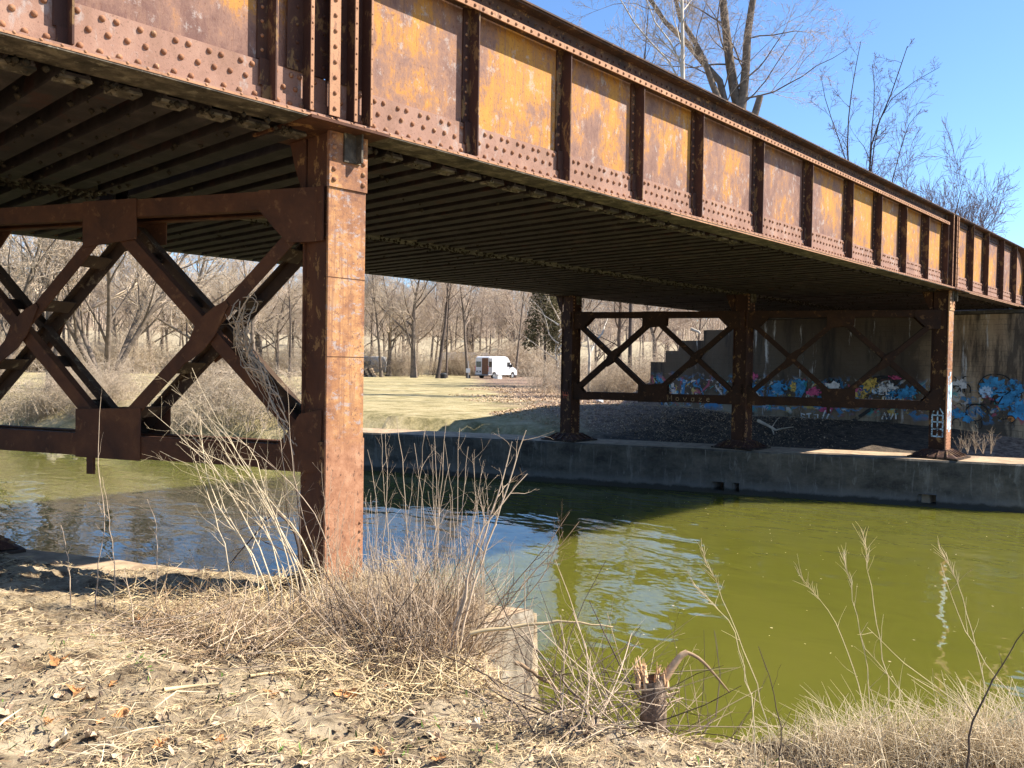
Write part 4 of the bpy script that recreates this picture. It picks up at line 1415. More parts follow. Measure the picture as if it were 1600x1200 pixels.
BUSH_ST = [stem(1.9 * (0.6 + 0.6 * RG.random()), 0.014, (0.8 * math.cos(q * 2.4), 0.8 * math.sin(q * 2.4)), 0.14, RG, 6, (0.5 * RG.normal(), 0.5 * RG.normal(), 0)) for q in range(44)]
BUSH = tree_meshes(BUSH_ST, [(6, 0.15, 0.98, 48, 0.55, 0.7, 5, -0.02, 0.22), (6, 0.2, 1.0, 48, 0.55, 0.7, 4, -0.03, 0.28)], M_BRUSH, M_BRUSH, 26, 0, 4)
BUSH2 = tree_meshes([stem(2.3 * (0.6 + 0.6 * RG.random()), 0.015, (0.5 * math.cos(q * 2.4), 0.5 * math.sin(q * 2.4)), 0.16, RG, 6, (0.6 * RG.normal(), 0.6 * RG.normal(), 0)) for q in range(36)], [(7, 0.2, 0.98, 55, 0.5, 0.7, 5, -0.06, 0.25), (6, 0.2, 1.0, 50, 0.6, 0.7, 4, -0.05, 0.3)], M_BRUSH, M_TWIG_TAN, 27, 0, 4)
RMIN[0] = 0.007
for bush in (BUSH, BUSH2):
    bush[0].name, bush[2].name = "stems", "twigs"


def gz(q):
    return float(h_far(np.array(q[0]), np.array(q[1])))


def far_spot(px, dist):
    q = far_at(px, 575, dist)
    return Vector((q[0], q[1], gz(q) - 0.08))


# tree line beyond the lawn, left to right
tr = random.Random(5)
G1 = "bare trees in the wood beyond the lawn"
row = []
for px in range(-150, 900, 12):
    row.append((px + tr.uniform(-7, 7), tr.uniform(102, 150)))
for px in range(-120, 1050, 34):
    row.append((px + tr.uniform(-12, 12), tr.uniform(150, 200)))
kinds = [("tree", FOREST, "bare grey-brown tree among many in the wood beyond the lawn"), ("tree", SLIM, "slim bare dark-trunked tree among many in the wood beyond the lawn"), ("tree", BROAD, "broad bare tan-twigged tree among many in the wood beyond the lawn")]
for px, ds in row:
    kd = tr.choices(kinds, (5, 3, 3))[0]
    p = far_spot(px, ds)
    s_ = tr.uniform(0.75, 1.12) * (1.0 if px > 420 else 1.05)
    place_tree(kd[1], kd[0], kd[2], "tree", p, tr.uniform(0, 6.28), (s_, s_, s_ * tr.uniform(0.9, 1.1)), G1)
# trees that stand out along the lawn
place_tree(BROAD, "tree", "stout dark-trunked bare tree at the back edge of the lawn, left of the leaning trunk", "tree", far_spot(647, 96), 2.1, (0.95, 0.95, 1.05))
t_ = place_tree(SLIM, "tree", "tall dark trunk leaning right at the lawn edge beside the barrel", "tree", far_spot(684, 95), 0.4, (1.35, 1.35, 1.0))
t_.rotation_euler = (math.radians(5), math.radians(7), 0.4)
t_ = place_tree(SLIM, "tree", "thin leaning trunk between the barrel and the white van", "tree", far_spot(698, 99), 1.4, (0.8, 0.8, 0.9))
t_.rotation_euler = (math.radians(6), math.radians(8), 1.4)
place_tree(FOREST, "tree", "straight dark trunk rising just left of the white van, sign in front", "tree", far_spot(732, 101), 2.9, (1.0, 1.0, 1.15))
place_tree(FOREST, "tree", "bare tree right behind the front of the white van", "tree", far_spot(806, 106), 0.9, 0.95)
place_tree(BROAD, "tree", "pale bare tree with twin stems left of the stout dark trunk", "tree", far_spot(607, 101), 5.2, (0.85, 0.85, 0.95))
place_tree(FOREST, "tree", "bare tree standing beside the parked trailer and the woodpile", "tree", far_spot(596, 97), 4.0, 0.85)
place_tree(BROAD, "tree", "spreading pale bare tree on the far bank, filling the left gap of the bent", "tree", far_spot(85, 52), 1.2, (0.95, 0.95, 0.92))
place_tree(VASE, "tree", "many-stemmed bare tan tree on the far bank behind the left cross brace", "tree", far_spot(165, 47), 0.3, (1.05, 1.05, 1.15))
place_tree(VASE, "tree", "many-stemmed bare tan tree at the far left edge of the view", "tree", far_spot(-30, 44), 2.3, 1.0)
place_tree(FOREST, "tree", "bare tree standing left of the near column on the lawn's edge", "tree", far_spot(402, 78), 3.1, 0.9)
place_tree(SLIM, "tree", "slim bare tree directly left of the near column behind the lawn", "tree", far_spot(452, 84), 5.1, 0.85)
place_tree(BROAD, "tree", "bare spreading tree seen through the right cross brace of the near bent", "tree", far_spot(300, 72), 3.7, (0.85, 0.85, 0.9))
place_tree(FOREST, "tree", "bare tree with a thick trunk seen through the left bay of the far bent", "tree", far_spot(1033, 62), 2.2, (1.3, 1.3, 0.62))
place_tree(FOREST, "tree", "bare tree behind the left cross brace of the far bent", "tree", far_spot(968, 66), 4.6, (1.1, 1.1, 0.65))
place_tree(BROAD, "tree", "tan bare tree behind the embankment litter left of the far bent", "tree", far_spot(905, 74), 1.9, 0.72)
place_tree(FOREST, "tree", "bare tree between the far bent's left and middle columns, behind the stepped wing wall", "tree", far_spot(1085, 70), 0.7, 0.68)
for px, ds in ((930, 88), (1000, 95), (1060, 84), (870, 92), (1110, 90), (945, 110), (1040, 118)):
    kd = tr.choice(kinds)
    place_tree(kd[1], kd[0], kd[2], "tree", far_spot(px, ds), tr.uniform(0, 6.28), tr.uniform(0.45, 0.62), G1)
for px, ds, lb in ((886, 52, "slim bare tree hidden behind the far bent's left column, nearest of four"), (897, 61, "slim bare tree hidden behind the far bent's left column, second of four"), (889, 72, "slim bare tree hidden behind the far bent's left column, third of four"), (900, 84, "slim bare tree hidden behind the far bent's left column, farthest of four")):
    place_tree(SLIM, "tree", lb, "tree", far_spot(px, ds), ds, (1.1, 1.1, 1.05))
# forked yellowish sapling in the far bent's first bay
fk = [(np.array([(0, 0, 0), (0.02, 0, 0.7), (0.06, 0.0, 1.5), (0.05, 0, 2.3), (-0.28, 0.1, 2.9), (-0.6, 0.2, 3.4), (-0.8, .25, 3.8), (-.95, .3, 4.2), (-1, .3, 4.6)]), np.linspace(0.10, 0.02, 9)),
      (np.array([(0, 0, 0), (0.02, 0, 0.7), (0.06, 0.0, 1.5), (0.05, 0, 2.3), (0.5, -0.2, 2.7), (1.1, -0.5, 3.2), (1.6, -.8, 3.5), (2.1, -1, 4.0), (2.5, -1.2, 4.4)]), np.linspace(0.10, 0.02, 9))]
SAP = tree_meshes(fk, [(7, 0.5, 1.0, 45, 0.25, 0.5, 5, 0.08, 0.15), (5, 0.2, 1, 45, 0.5, 0.6, 4, 0.05, 0.2)], M_BARK_PALE, M_TWIG_TAN, 31, 0, 6)
place_tree(SAP, "tree", "forked yellowish young tree in the far bent's leftmost opening", "tree", far_spot(921, 43), 0.75, 1.0)
# evergreen behind the pale branches, left of the far bent
def tufts(n, cen, rad, size, seed):
    rg = np.random.default_rng(seed)
    d = nrm(rg.normal(size=(n, 3))) * rg.random((n, 1)) ** 0.45
    ctr = np.array(cen)[rg.integers(len(cen), size=n)] + d * np.array(rad)[None]
    A = rg.normal(size=(n, 3))
    A = nrm(A)
    B = nrm(np.cross(A, rg.normal(size=(n, 3))))
    s_ = size * (0.5 + rg.random((n, 1)))
    V = np.stack([ctr - A * s_, ctr + B * s_ * 0.3, ctr + A * s_, ctr - B * s_ * 0.3], 1).reshape(-1, 3)
    return V, np.arange(n * 4).reshape(n, 4)


ced = thing("evergreen_tree", "dark olive evergreen tangled with pale branches left of the far bent", "tree", far_spot(852, 66))
ob("trunk", Acc().tube(*stem(8.0, 0.16, (0.02, 0), 0.02, RG), 7).mesh("trunk", M_BARK_DARK), ced)
cl = [(0.9 * math.cos(q * 2.1) * (1.3 - q / 22), 0.9 * math.sin(q * 2.1) * (1.3 - q / 22), 3.2 + q * 0.28) for q in range(20)]
Vc, Fc = tufts(7000, cl, (0.85, 0.85, 0.6), 0.13, 4)
tag(ob("foliage", np_mesh("foliage", Vc, Fc, M_CEDAR), ced), kind="stuff")
lims = []
for k in range(9):
    lims.append(stem(4.2, 0.055, (1.4 * math.cos(k * 1.9 + 0.6), 1.4 * math.sin(k * 1.9 + 0.6)), 0.3, RG, 9, (0, 0, 1.6 + 0.45 * k)))
PALE = tree_meshes(lims, [(8, 0.2, 1, 50, 0.4, 0.5, 5, 0.0, 0.2), (6, 0.2, 1, 45, 0.45, 0.6, 4, 0.0, 0.2)], M_BARK_PALE, M_TWIG_TAN, 33, 0, 5)
rt = place_tree(PALE, "dead_tree", "pale barkless branches of a dead tree in front of the dark evergreen", "tree", far_spot(872, 62), 0.3, 1.0)
# tall trees over the girder, standing on the embankment side
def px_path(pts, dist, base):
    out = []
    for x, y in pts:
        d = px_ray(x, y)
        q = CAM + d * (dist / math.hypot(d[0], d[1]))
        out.append(q - np.array(base))
    return np.array(out)


def resample(p, n=9):
    p = smooth_line2(p)
    L = np.concatenate([[0], np.cumsum(np.linalg.norm(np.diff(p, axis=0), axis=1))])
    t = np.linspace(0, L[-1], n)
    return np.stack([np.interp(t, L, p[:, i]) for i in range(3)], -1)


def smooth_line2(p):
    q = [p[0]]
    for i in range(len(p) - 1):
        q += [p[i] * 0.75 + p[i + 1] * 0.25, p[i] * 0.25 + p[i + 1] * 0.75]
    return np.array(q + [p[-1]])


b = far_spot(1152, 46)
RMIN[0] = 0.0075
stems = []
for pts, r in (([(1152, 330), (1150, 250), (1149, 165), (1140, 80), (1132, 0), (1120, -90), (1118, -190)], 0.36), ([(1152, 330), (1153, 250), (1156, 160), (1168, 75), (1178, 0), (1196, -90), (1212, -180)], 0.33),
               ([(1152, 330), (1150, 240), (1142, 150), (1090, 82), (1045, 35), (1025, 0), (1005, -80)], 0.27), ([(1152, 330), (1150, 240), (1130, 135), (1096, 85), (1076, 35), (1062, -5), (1050, -80)], 0.25)):
    P = resample(px_path(pts, 46, b), 12)
    P[:, :2] += np.cumsum(RG.normal(size=(12, 2)) * 0.10, axis=0)
    stems.append((P, r * (1 - 0.72 * np.linspace(0, 1, 12))))
BIG = tree_meshes(stems, [(10, 0.30, 0.99, 55, 0.36, 0.22, 8, 0.02, 0.13), (8, 0.15, 1.0, 45, 0.48, 0.5, 5, 0.0, 0.16), (7, 0.15, 1.0, 42, 0.5, 0.6, 4, -0.03, 0.18), (4, 0.2, 1.0, 42, 0.6, 0.8, 4, -0.04, 0.2)], M_BARK, M_TWIG, 41, 1, 9)
RMIN[0] = 0.007
place_tree(BIG, "tree", "big bare cottonwood with forked trunk above the middle of the girder", "tree", b)
stub = ob("broken_stub", Acc().tube(resample(px_path([(1168, 230), (1176, 190), (1188, 150)], 45, b)), np.linspace(0.24, 0.17, 9), 8).mesh("broken_stub", M_BARK), bpy.data.objects[-1] if False else [o for o in bpy.data.objects if o.get("label", "").startswith("big bare cottonwood")][0])
b = far_spot(1067, 38)
stems = [(resample(px_path([(1067, 300), (1067, 200), (1067, 110), (1066, 40), (1065, -30), (1063, -120)], 38, b), 10), 0.125 * (1 - 0.6 * np.linspace(0, 1, 10))),
         (resample(px_path([(1067, 300), (1067, 200), (1066, 120), (1045, 95), (1010, 60), (975, 15), (955, -40)], 38, b), 10), 0.06 * (1 - 0.6 * np.linspace(0, 1, 10))),
         (resample(px_path([(1067, 300), (1067, 200), (1066, 130), (1062, 78), (1035, 55), (1015, 20), (1000, -40)], 38, b), 10), 0.06 * (1 - 0.6 * np.linspace(0, 1, 10)))]
SYC = tree_meshes(stems, [(9, 0.45, 0.99, 48, 0.22, 0.45, 6, 0.05, 0.14), (7, 0.15, 1.0, 42, 0.5, 0.6, 4, 0.0, 0.16), (4, 0.15, 1.0, 42, 0.5, 0.7, 3, 0.0, 0.16)], M_BARK_PALE, M_TWIG, 42, 1, 7)
place_tree(SYC, "tree", "slender white-barked tree above the girder, left of the big cottonwood", "tree", b)
b = far_spot(1365, 40)
stems = []
for pts, r in (([(1358, 420), (1358, 330), (1358, 270), (1362, 215), (1388, 160), (1405, 110), (1418, 72)], 0.065), ([(1358, 420), (1358, 330), (1359, 230), (1365, 180), (1367, 135), (1363, 100)], 0.05),
               ([(1330, 420), (1328, 300), (1323, 220), (1328, 160), (1336, 110), (1345, 65)], 0.055), ([(1330, 420), (1328, 270), (1310, 215), (1290, 160), (1283, 120)], 0.045), ([(1358, 420), (1358, 280), (1375, 170), (1410, 140), (1440, 120), (1468, 105)], 0.045),
               ([(1395, 420), (1390, 300), (1405, 240), (1420, 190), (1440, 170)], 0.04)):
    P = resample(px_path(pts, 40, b), 10)
    stems.append((P, r * (1 - 0.75 * np.linspace(0, 1, 10))))
WALNUT = tree_meshes(stems, [(12, 0.25, 0.99, 50, 0.16, 0.45, 6, 0.06, 0.16), (7, 0.15, 1.0, 45, 0.42, 0.6, 4, 0.03, 0.2), (5, 0.2, 1.0, 45, 0.5, 0.7, 3, 0.0, 0.2)], M_BARK_DARK, M_TWIG_RED, 43, 1, 6)
place_tree(WALNUT, "tree", "open-crowned dark bare tree against the sky right of the cottonwood", "tree", b)
for px, ds, s_, lb in ((1452, 52, 1.35, "mauve-twigged thicket rising behind the girder, right of the open-crowned tree"), (1390, 56, 1.3, "mauve-twigged thicket behind the open-crowned tree"), (1300, 50, 1.15, "low mauve-twigged thicket just right of the cottonwood"), (1245, 58, 1.0, "mauve-twigged thicket below the cottonwood's right limbs"),
                       (1535, 84, 1.15, "mauve-twigged thicket above the rounded end of the far span"), (1585, 80, 1.15, "mauve-twigged thicket at the right edge of the view"), (1625, 84, 1.1, "mauve-twigged thicket just cut by the right edge of the view")):
    place_tree(SHRUB, "thicket", lb, "shrub", far_spot(px, ds), tr.uniform(0, 6.28), (s_, s_, s_ * (1.3 if px < 1500 else 1.2)))
place_tree(SLIM, "tree", "thin bare tree above the girder left of the white-barked tree", "tree", far_spot(985, 44), 2.0, (0.7, 0.7, 1.2))

# dry brush on the far bank and the embankment
G2 = "dry brush along the far bank"
bs = []
for k in range(46):
    px = tr.uniform(-60, 470)
    f = tr.random()
    bs.append((px, np.interp(px, [-60, 60, 200, 400, 470], [40, 36, 31, 25, 23]) + f * 9 - 1))
for k, (px, ds) in enumerate(bs):
    q = far_spot(px, ds)
    if q.z < WATER_Z - 0.1:
        continue
    place_tree((BUSH, BUSH2)[k % 2], "bush", "leafless tangled bush on the far water edge, left of the near column", "bush", q, tr.uniform(0, 6.28), tr.uniform(0.55, 0.95), G2)
for k in range(26):
    px, ds = tr.uniform(850, 1075), tr.uniform(41, 72)
    q = far_spot(px, ds)
    place_tree((BUSH, BUSH2)[k % 2], "bush", "leafless tangled bush on the embankment seen past the far bent's left columns", "bush", q, tr.uniform(0, 6.28), tr.uniform(0.6, 1.2), "dry brush on the embankment slope")
for k in range(70):
    px = tr.uniform(-60, 880)
    q = far_spot(px, tr.uniform(101, 118) if not 640 < px < 935 else tr.uniform(112, 122))
    place_tree((BUSH, BUSH2)[k % 2], "bush", "leafless tan bush in the undergrowth at the back edge of the lawn", "bush", q, tr.uniform(0, 6.28), tr.uniform(1.0, 2.4), "undergrowth behind the lawn")

# far wooded ridge reads as one mass
A = Acc()
rg = np.random.default_rng(8)
n = 2600
azs = rg.uniform(25, 86, n)
ds = rg.uniform(230, 400, n)
bx = CAM[0] + ds * np.cos(np.radians(azs))
by = CAM[1] + ds * np.sin(np.radians(azs))
bz = h_far(bx, by)
hh = rg.uniform(9, 17, n)
base = np.stack([bx, by, bz], -1)
P0 = np.stack([base, base + np.stack([rg.normal(size=n) * .4, rg.normal(size=n) * .4, hh * .5], -1), base + np.stack([rg.normal(size=n) * .8, rg.normal(size=n) * .8, hh], -1)], 1)
R0 = np.stack([np.full(n, .24), np.full(n, .15), np.full(n, .04)], 1)
A.tube(P0, R0, 3)
P1, R1 = grow(P0, R0, 9, 0.25, 1.0, 38, 0.42, 0.5, 3, 0.12, 0.12, rg, 0.05)
A.tube(P1, R1, 3)
tag(ob("distant_wood", A.mesh("distant_wood", M_TWIG)), "grey leafless wood covering the far ridge behind the tree line", "wood", None, "stuff")

# fallen leaves on the embankment and under the bridge
rg = np.random.default_rng(9)
n = 42000
X = np.concatenate([rg.uniform(17, 46, n), rg.uniform(15.5, 25, 22000)])
Y = np.concatenate([rg.uniform(9, 40, n), rg.uniform(3, 14, 22000)])
dd = X - 0.92 * Y + 6 * vn(X, Y, 0.35)
keep = ((dd > 4) & (X + SK * Y > 20.5) & (Y > 8.5 + rg.random(len(X)))) | ((X < 24.3) & (Y < 13) & (Y > 3.0 + 5 * rg.random(len(X)) ** 0.7) & (X + SK * Y > 19.2 + 1.2 * rg.random(len(X))))
X, Y = X[keep], Y[keep]
n = len(X)
Z = h_far(X, Y) + 0.015
a0 = rg.uniform(0, 6.28, n)
s_ = np.where((X < 24.4) & (Y < 13), rg.uniform(0.012, 0.034, n), rg.uniform(0.025, 0.065, n))
tl = rg.normal(size=(n, 2)) * 0.45
u = np.stack([np.cos(a0), np.sin(a0), tl[:, 0]], -1) * s_[:, None]
v = np.stack([-np.sin(a0), np.cos(a0), tl[:, 1]], -1) * s_[:, None] * 0.6
c = np.stack([X, Y, Z + s_ * 0.35], -1)
V = np.stack([c - u, c + v, c + u, c - v], 1).reshape(-1, 3)
tag(ob("leaf_litter", np_mesh("leaf_litter", V, np.arange(4 * n).reshape(n, 4), M_LEAF)), "brown fallen leaves covering the embankment and the ground under the bridge", "leaves", None, "stuff")

# ------------------------------------------------------------------ white van parked at the end of the lawn
V_WHITE = plain("white_van_paint", (0.66, 0.67, 0.68), 0.25, 0.5, 0.03)
V_GLASS = plain("dark_van_glass", (0.02, 0.022, 0.025), 0.08, 0.6, 0.1)
V_RED = plain("red_tail_lens", (0.55, 0.02, 0.02), 0.2, 0.5, 0.1)
V_BLACK = plain("black_rubber", (0.018, 0.018, 0.02), 0.7, 0.3, 0.1)
V_GREY = plain("grey_trim", (0.22, 0.23, 0.24), 0.5, 0.4, 0.1)
V_WOOD = plain("van_wood_lining", (0.17, 0.085, 0.05), 0.6, 0.3, 0.2)
vp = far_spot(753, 98)
va = math.radians(7)
van = thing("parked_van", "white high-roofed van at the end of the lawn with one rear door open", "van", (vp[0], vp[1], gz(vp)), (0, 0, va))
prof = [(0.0, 0.42), (0.03, 1.5), (0.12, 2.52), (0.5, 2.64), (3.3, 2.66), (3.85, 2.5), (4.75, 1.45), (5.5, 1.18), (5.72, 0.9), (5.72, 0.42), (5.25, 0.42), (5.1, 0.72), (4.85, 0.82), (4.55, 0.72), (4.4, 0.42), (1.55, 0.42), (1.4, 0.72), (1.1, 0.82), (0.8, 0.72), (0.68, 0.42)]
ob("body", MB().prism(prof, lambda u, v, s: (u, (s - 0.5) * 2.04, v)).mesh("body", V_WHITE, 0.035), van)
for x in (1.1, 4.82):
    for sd in (-1, 1):
        wh = ob("wheel", MB().cyl((0, -0.11, 0), (0, 1, 0), 0.36, 0.22, 20).mesh("tyre", V_BLACK), van, (x, sd * 0.88, 0.36))
        ob("rim", MB().cyl((0, -0.02, 0), (0, 1, 0), 0.2, 0.04, 14).mesh("rim", V_GREY), wh, (0, sd * 0.10, 0))
# rear: closed left leaf with its window, dark opening, right leaf swung open
dl = ob("rear_door", MB().box(-0.035, -0.001, -0.0, 0.93, 0.5, 2.42).mesh("rear_door", V_WHITE), van)
ob("window", MB().box(-0.045, -0.0355, 0.10, 0.84, 1.36, 2.02).mesh("window", V_GLASS), dl)
pl_ = ob("plate_recess", MB().box(-0.05, -0.0355, 0.12, 0.78, 0.72, 0.92).mesh("plate_recess", V_BLACK), dl)
ob("number_plate", MB().box(-0.06, -0.0505, 0.30, 0.60, 0.75, 0.89).mesh("number_plate", V_WHITE), dl)
ob("rear_opening", MB().box(-0.012, -0.001, -0.93, -0.002, 0.5, 2.42).mesh("rear_opening", V_WOOD), van)
dr = ob("rear_door", MB().box(-0.9, 0.0, -0.03, 0.0, 0.5, 2.42).mesh("rear_door", V_WHITE), van, (-0.02, -0.98, 0), (0, 0, math.radians(68)))
dr["label"] = "rear door standing open"
ob("window", MB().box(-0.80, -0.12, 0.0005, 0.008, 1.36, 2.02).mesh("window", V_GLASS), dr)
for sd, nm in ((1, "tail_light"), (-1, "tail_light")):
    ob(nm, MB().box(-0.03, 0.16, sd * 1.0 - 0.05, sd * 1.0 + 0.05, 0.85, 1.52).mesh(nm, V_RED), van)
ob("bumper", MB().box(-0.16, -0.04, -1.0, 1.0, 0.36, 0.5).mesh("bumper", V_GREY, 0.02), van)
ob("side_window", MB().box(3.62, 4.25, -1.035, -1.0205, 1.42, 1.98).mesh("side_window", V_GLASS), van)
ob("windscreen", MB().prism([(3.95, 2.36), (4.68, 1.5), (4.76, 1.5), (4.02, 2.38)], lambda u, v, s: (u + 0.03, (s - 0.5) * 1.8, v)).mesh("windscreen", V_GLASS), van)
ob("mirror", MB().box(4.25, 4.42, -1.28, -1.05, 1.35, 1.72).mesh("mirror", V_BLACK, 0.02), van)
ob("door_rail", MB().box(0.7, 2.6, -1.03, -1.0205, 1.36, 1.40).mesh("door_rail", V_GREY), van)
ob("door_handle", MB().box(3.5, 3.66, -1.04, -1.0205, 1.12, 1.17).mesh("door_handle", V_BLACK), van)
ob("headlight", MB().box(5.3, 5.6, -0.99, -0.7, 0.95, 1.2).mesh("headlight", V_GREY, 0.02), van)
q = far_spot(778, 97)
bxn = thing("storage_box", "pale grey box standing on the grass behind the van's right rear wheel", "box", q)
ob("body", MB().box(-0.35, 0.35, -0.35, 0.35, 0.02, 0.52).mesh("body", plain("pale_box", (0.6, 0.62, 0.58), 0.6)), bxn)
ob("lid", MB().box(-0.38, 0.38, -0.38, 0.38, 0.523, 0.60).mesh("lid", V_GREY), bxn)
q = far_spot(731.5, 95)
sgn = thing("sign_post", "thin post with a small white sign left of the van", "sign", q, (0, 0, math.radians(43)))
ob("post", MB().cyl((0, 0, 0), (0, 0, 1), 0.045, 2.1, 8).mesh("post", V_GREY), sgn)
ob("sign_panel", MB().box(-0.075, -0.05, -0.24, 0.24, 0.75, 1.25).mesh("sign_panel", V_WHITE), sgn)
q = far_spot(693, 94)
brl = thing("barbecue_grill", "dark rounded metal drum on the lawn edge by the leaning trunk", "grill", q)
ob("drum", MB().cyl((0, 0, 0.08), (0, 0, 1), 0.33, 0.5, 18, 0.38).mesh("drum", V_BLACK, 0.02), brl)
ob("lid", MB().cyl((0, 0, 0.59), (0, 0, 1), 0.37, 0.14, 18, 0.22).mesh("lid", V_BLACK, 0.02), brl)
ob("rim", MB().cyl((0, 0, 0.565), (0, 0, 1), 0.40, 0.03, 18).mesh("rim", V_GREY), brl)
# low pale-roofed shelter behind the van and a parked trailer with a woodpile at the left
q = far_spot(728, 128)
sh = thing("park_shelter", "low open shelter with a pale roof behind the van", "shelter", q, (0, 0, math.radians(-44)))
ob("roof", MB().prism([(-4.6, 2.3), (-3.2, 3.5), (3.2, 3.5), (4.6, 2.3)], lambda u, v, s: (u, (s - .5) * 6, v)).mesh("roof", plain("pale_roof", (0.62, 0.6, 0.58), 0.5)), sh)
for x in (-4, -1.3, 1.3, 4):
    for y in (-2.5, 2.5):
        ob("post", MB().box(x - 0.1, x + 0.1, y - 0.1, y + 0.1, 0, 2.28).mesh("post", M_BARK_DARK), sh)
ob("back_wall", MB().box(-4.2, 4.2, 2.2, 2.35, 0, 2.28).mesh("back_wall", plain("shelter_boards", (0.2, 0.13, 0.1))), sh)
q = far_spot(574, 104)
tl_ = thing("camper_trailer", "white parked trailer with a blue window stripe just right of the near column", "trailer", q, (0, 0, math.radians(-46)))
ob("body", MB().prism([(-2.4, 0.6), (-2.5, 1.5), (-2.2, 2.5), (2.2, 2.5), (2.5, 1.6), (2.4, 0.6)], lambda u, v, s: (u, (s - .5) * 2.2, v)).mesh("body", V_WHITE, 0.05), tl_)
ob("window", MB().box(-1.2, 0.6, -1.13, -1.105, 1.35, 1.95).mesh("window", plain("blue_window", (0.09, 0.16, 0.25), 0.2)), tl_)
for x in (-0.5, 0.35):
    wh = ob("wheel", MB().cyl((0, -0.1, 0), (0, 1, 0), 0.34, 0.2, 16).mesh("tyre", V_BLACK), tl_, (x, -0.98, 0.34))
    ob("rim", MB().cyl((0, -0.12, 0), (0, 1, 0), 0.17, 0.03, 12).mesh("rim", V_GREY), wh)
q = far_spot(572, 97)
wp = thing("woodpile", "stacked split logs right of the near column at the lawn edge", "woodpile", q, (0, 0, math.radians(-46)))
for r_ in range(4):
    for c_ in range(8 - r_):
        ob("log", MB().cyl((0, 0, 0), (0, 1, 0), 0.15, 1.0 + tr.random() * .2, 9).mesh("log", M_LEAF if (r_ + c_) % 2 else M_BARK_DARK), wp, (-1.1 + 0.31 * c_ + 0.15 * r_, -0.5, 0.15 + 0.27 * r_))
q = far_spot(352, 82)
lg = thing("log_heap", "heap of grey logs lying on the lawn seen under the right cross brace", "log heap", q, (0, 0, math.radians(-40)))
for k in range(9):
    ob("log", MB().cyl((0, 0, 0), (1, 0.08 * (k % 3 - 1), 0), 0.14, 3.2, 9, 0.10).mesh("log", M_TWIG if k % 2 else M_BARK_DARK), lg, (-1.6 + 0.1 * k, -0.5 + 0.28 * (k % 4), 0.13 + 0.22 * (k // 4)))
# stones at the far water edge
for k, px in enumerate((66, 72, 79, 85, 92, 98, 106, 114, 122)):
    q = at(px, 690 + (k % 3) * 2.5, 2, -1.1)
    me = bpy.data.meshes.new("stone")
    import bmesh
    bm = bmesh.new()
    bmesh.ops.create_icosphere(bm, subdivisions=2, radius=1)
    for v in bm.verts:
        v.co *= 1 + 0.35 * (rnd.random() - 0.5)
    bm.to_mesh(me)
    bm.free()
    me.materials.append(M_NOSE)
    o = ob("stone", me, None, (q[0], q[1], -1.12), (rnd.random(), rnd.random(), rnd.random() * 6), (0.30 + 0.2 * rnd.random(), 0.25, 0.16))
    tag(o, "pale rough stone in the row at the far water edge, left cross brace", "stone", "stones at the far water edge")
# crumpled white bag and driftwood under the bridge
me = MB().cyl((0, 0, 0), (0, 0, 1), 0.22, 0.22, 9, 0.12).mesh("bag", V_WHITE, 0.05)
q = far_spot(937, 36)
o = ob("plastic_bag", me, None, q + Vector((0, 0, 0.1)), (0.4, 0.2, 0.5), (1.5, 1, 1))
tag(o, "crumpled white bag lying in the leaves beyond the far bent", "bag")
q = Vector(at(1210, 672, 2, 0.3))
A = Acc()
pth = lambda pts: np.array([np.array(at(x, y, 0, 20.3)) - np.array(q) for x, y in pts])
q = Vector(at(1210, 672, 0, 20.3))
A.tube(resample(pth([(1184, 657), (1196, 663), (1206, 668), (1212, 672)])), np.linspace(0.06, 0.035, 9), 6)
A.tube(resample(pth([(1212, 672), (1225, 669), (1240, 667)])), np.linspace(0.03, 0.01, 9), 5)
A.tube(resample(pth([(1206, 668), (1209, 677), (1210, 685)])), np.linspace(0.03, 0.012, 9), 5)
A.tube(resample(pth([(1206, 668), (1212, 658), (1218, 652)])), np.linspace(0.015, 0.006, 9), 5)
tag(ob("driftwood", A.mesh("driftwood", M_BARK_PALE), None, q), "grey forked driftwood branch under the bridge right of the far bent's middle column", "branch")
q = Vector(at(1084, 517, 0, 26.5))
A = Acc()
A.tube(resample(np.array([np.array(at(x, y, 0, 26.5)) - np.array(q) for x, y in ((1080, 514), (1086, 517), (1092, 518), (1094, 522))])), np.linspace(0.075, 0.05, 9), 8)
tag(ob("broken_log", A.mesh("broken_log", M_BARK_PALE), None, q), "short pale broken log poking over the stepped wing wall", "log")
# ------------------------------------------------------------------ near bank: litter, brush, stalks, stump
def ground_hit(px, py):
    d = px_ray(px, py)
    d = d / np.linalg.norm(d)
    s_ = np.arange(1.5, 16, 0.01)
    P = CAM[None] + s_[:, None] * d[None]
    hit = P[:, 2] < h_near(P[:, 0], P[:, 1])
    if not hit.any() or P[np.argmax(hit), 2] < -0.45:
        return at(px, py, 2, 0.1)
    k = int(np.argmax(hit)) if hit.any() else len(s_) - 1
    return P[k]


def hn(x, y):
    return float(h_near(np.array(x), np.array(y)))


rg = np.random.default_rng(44)


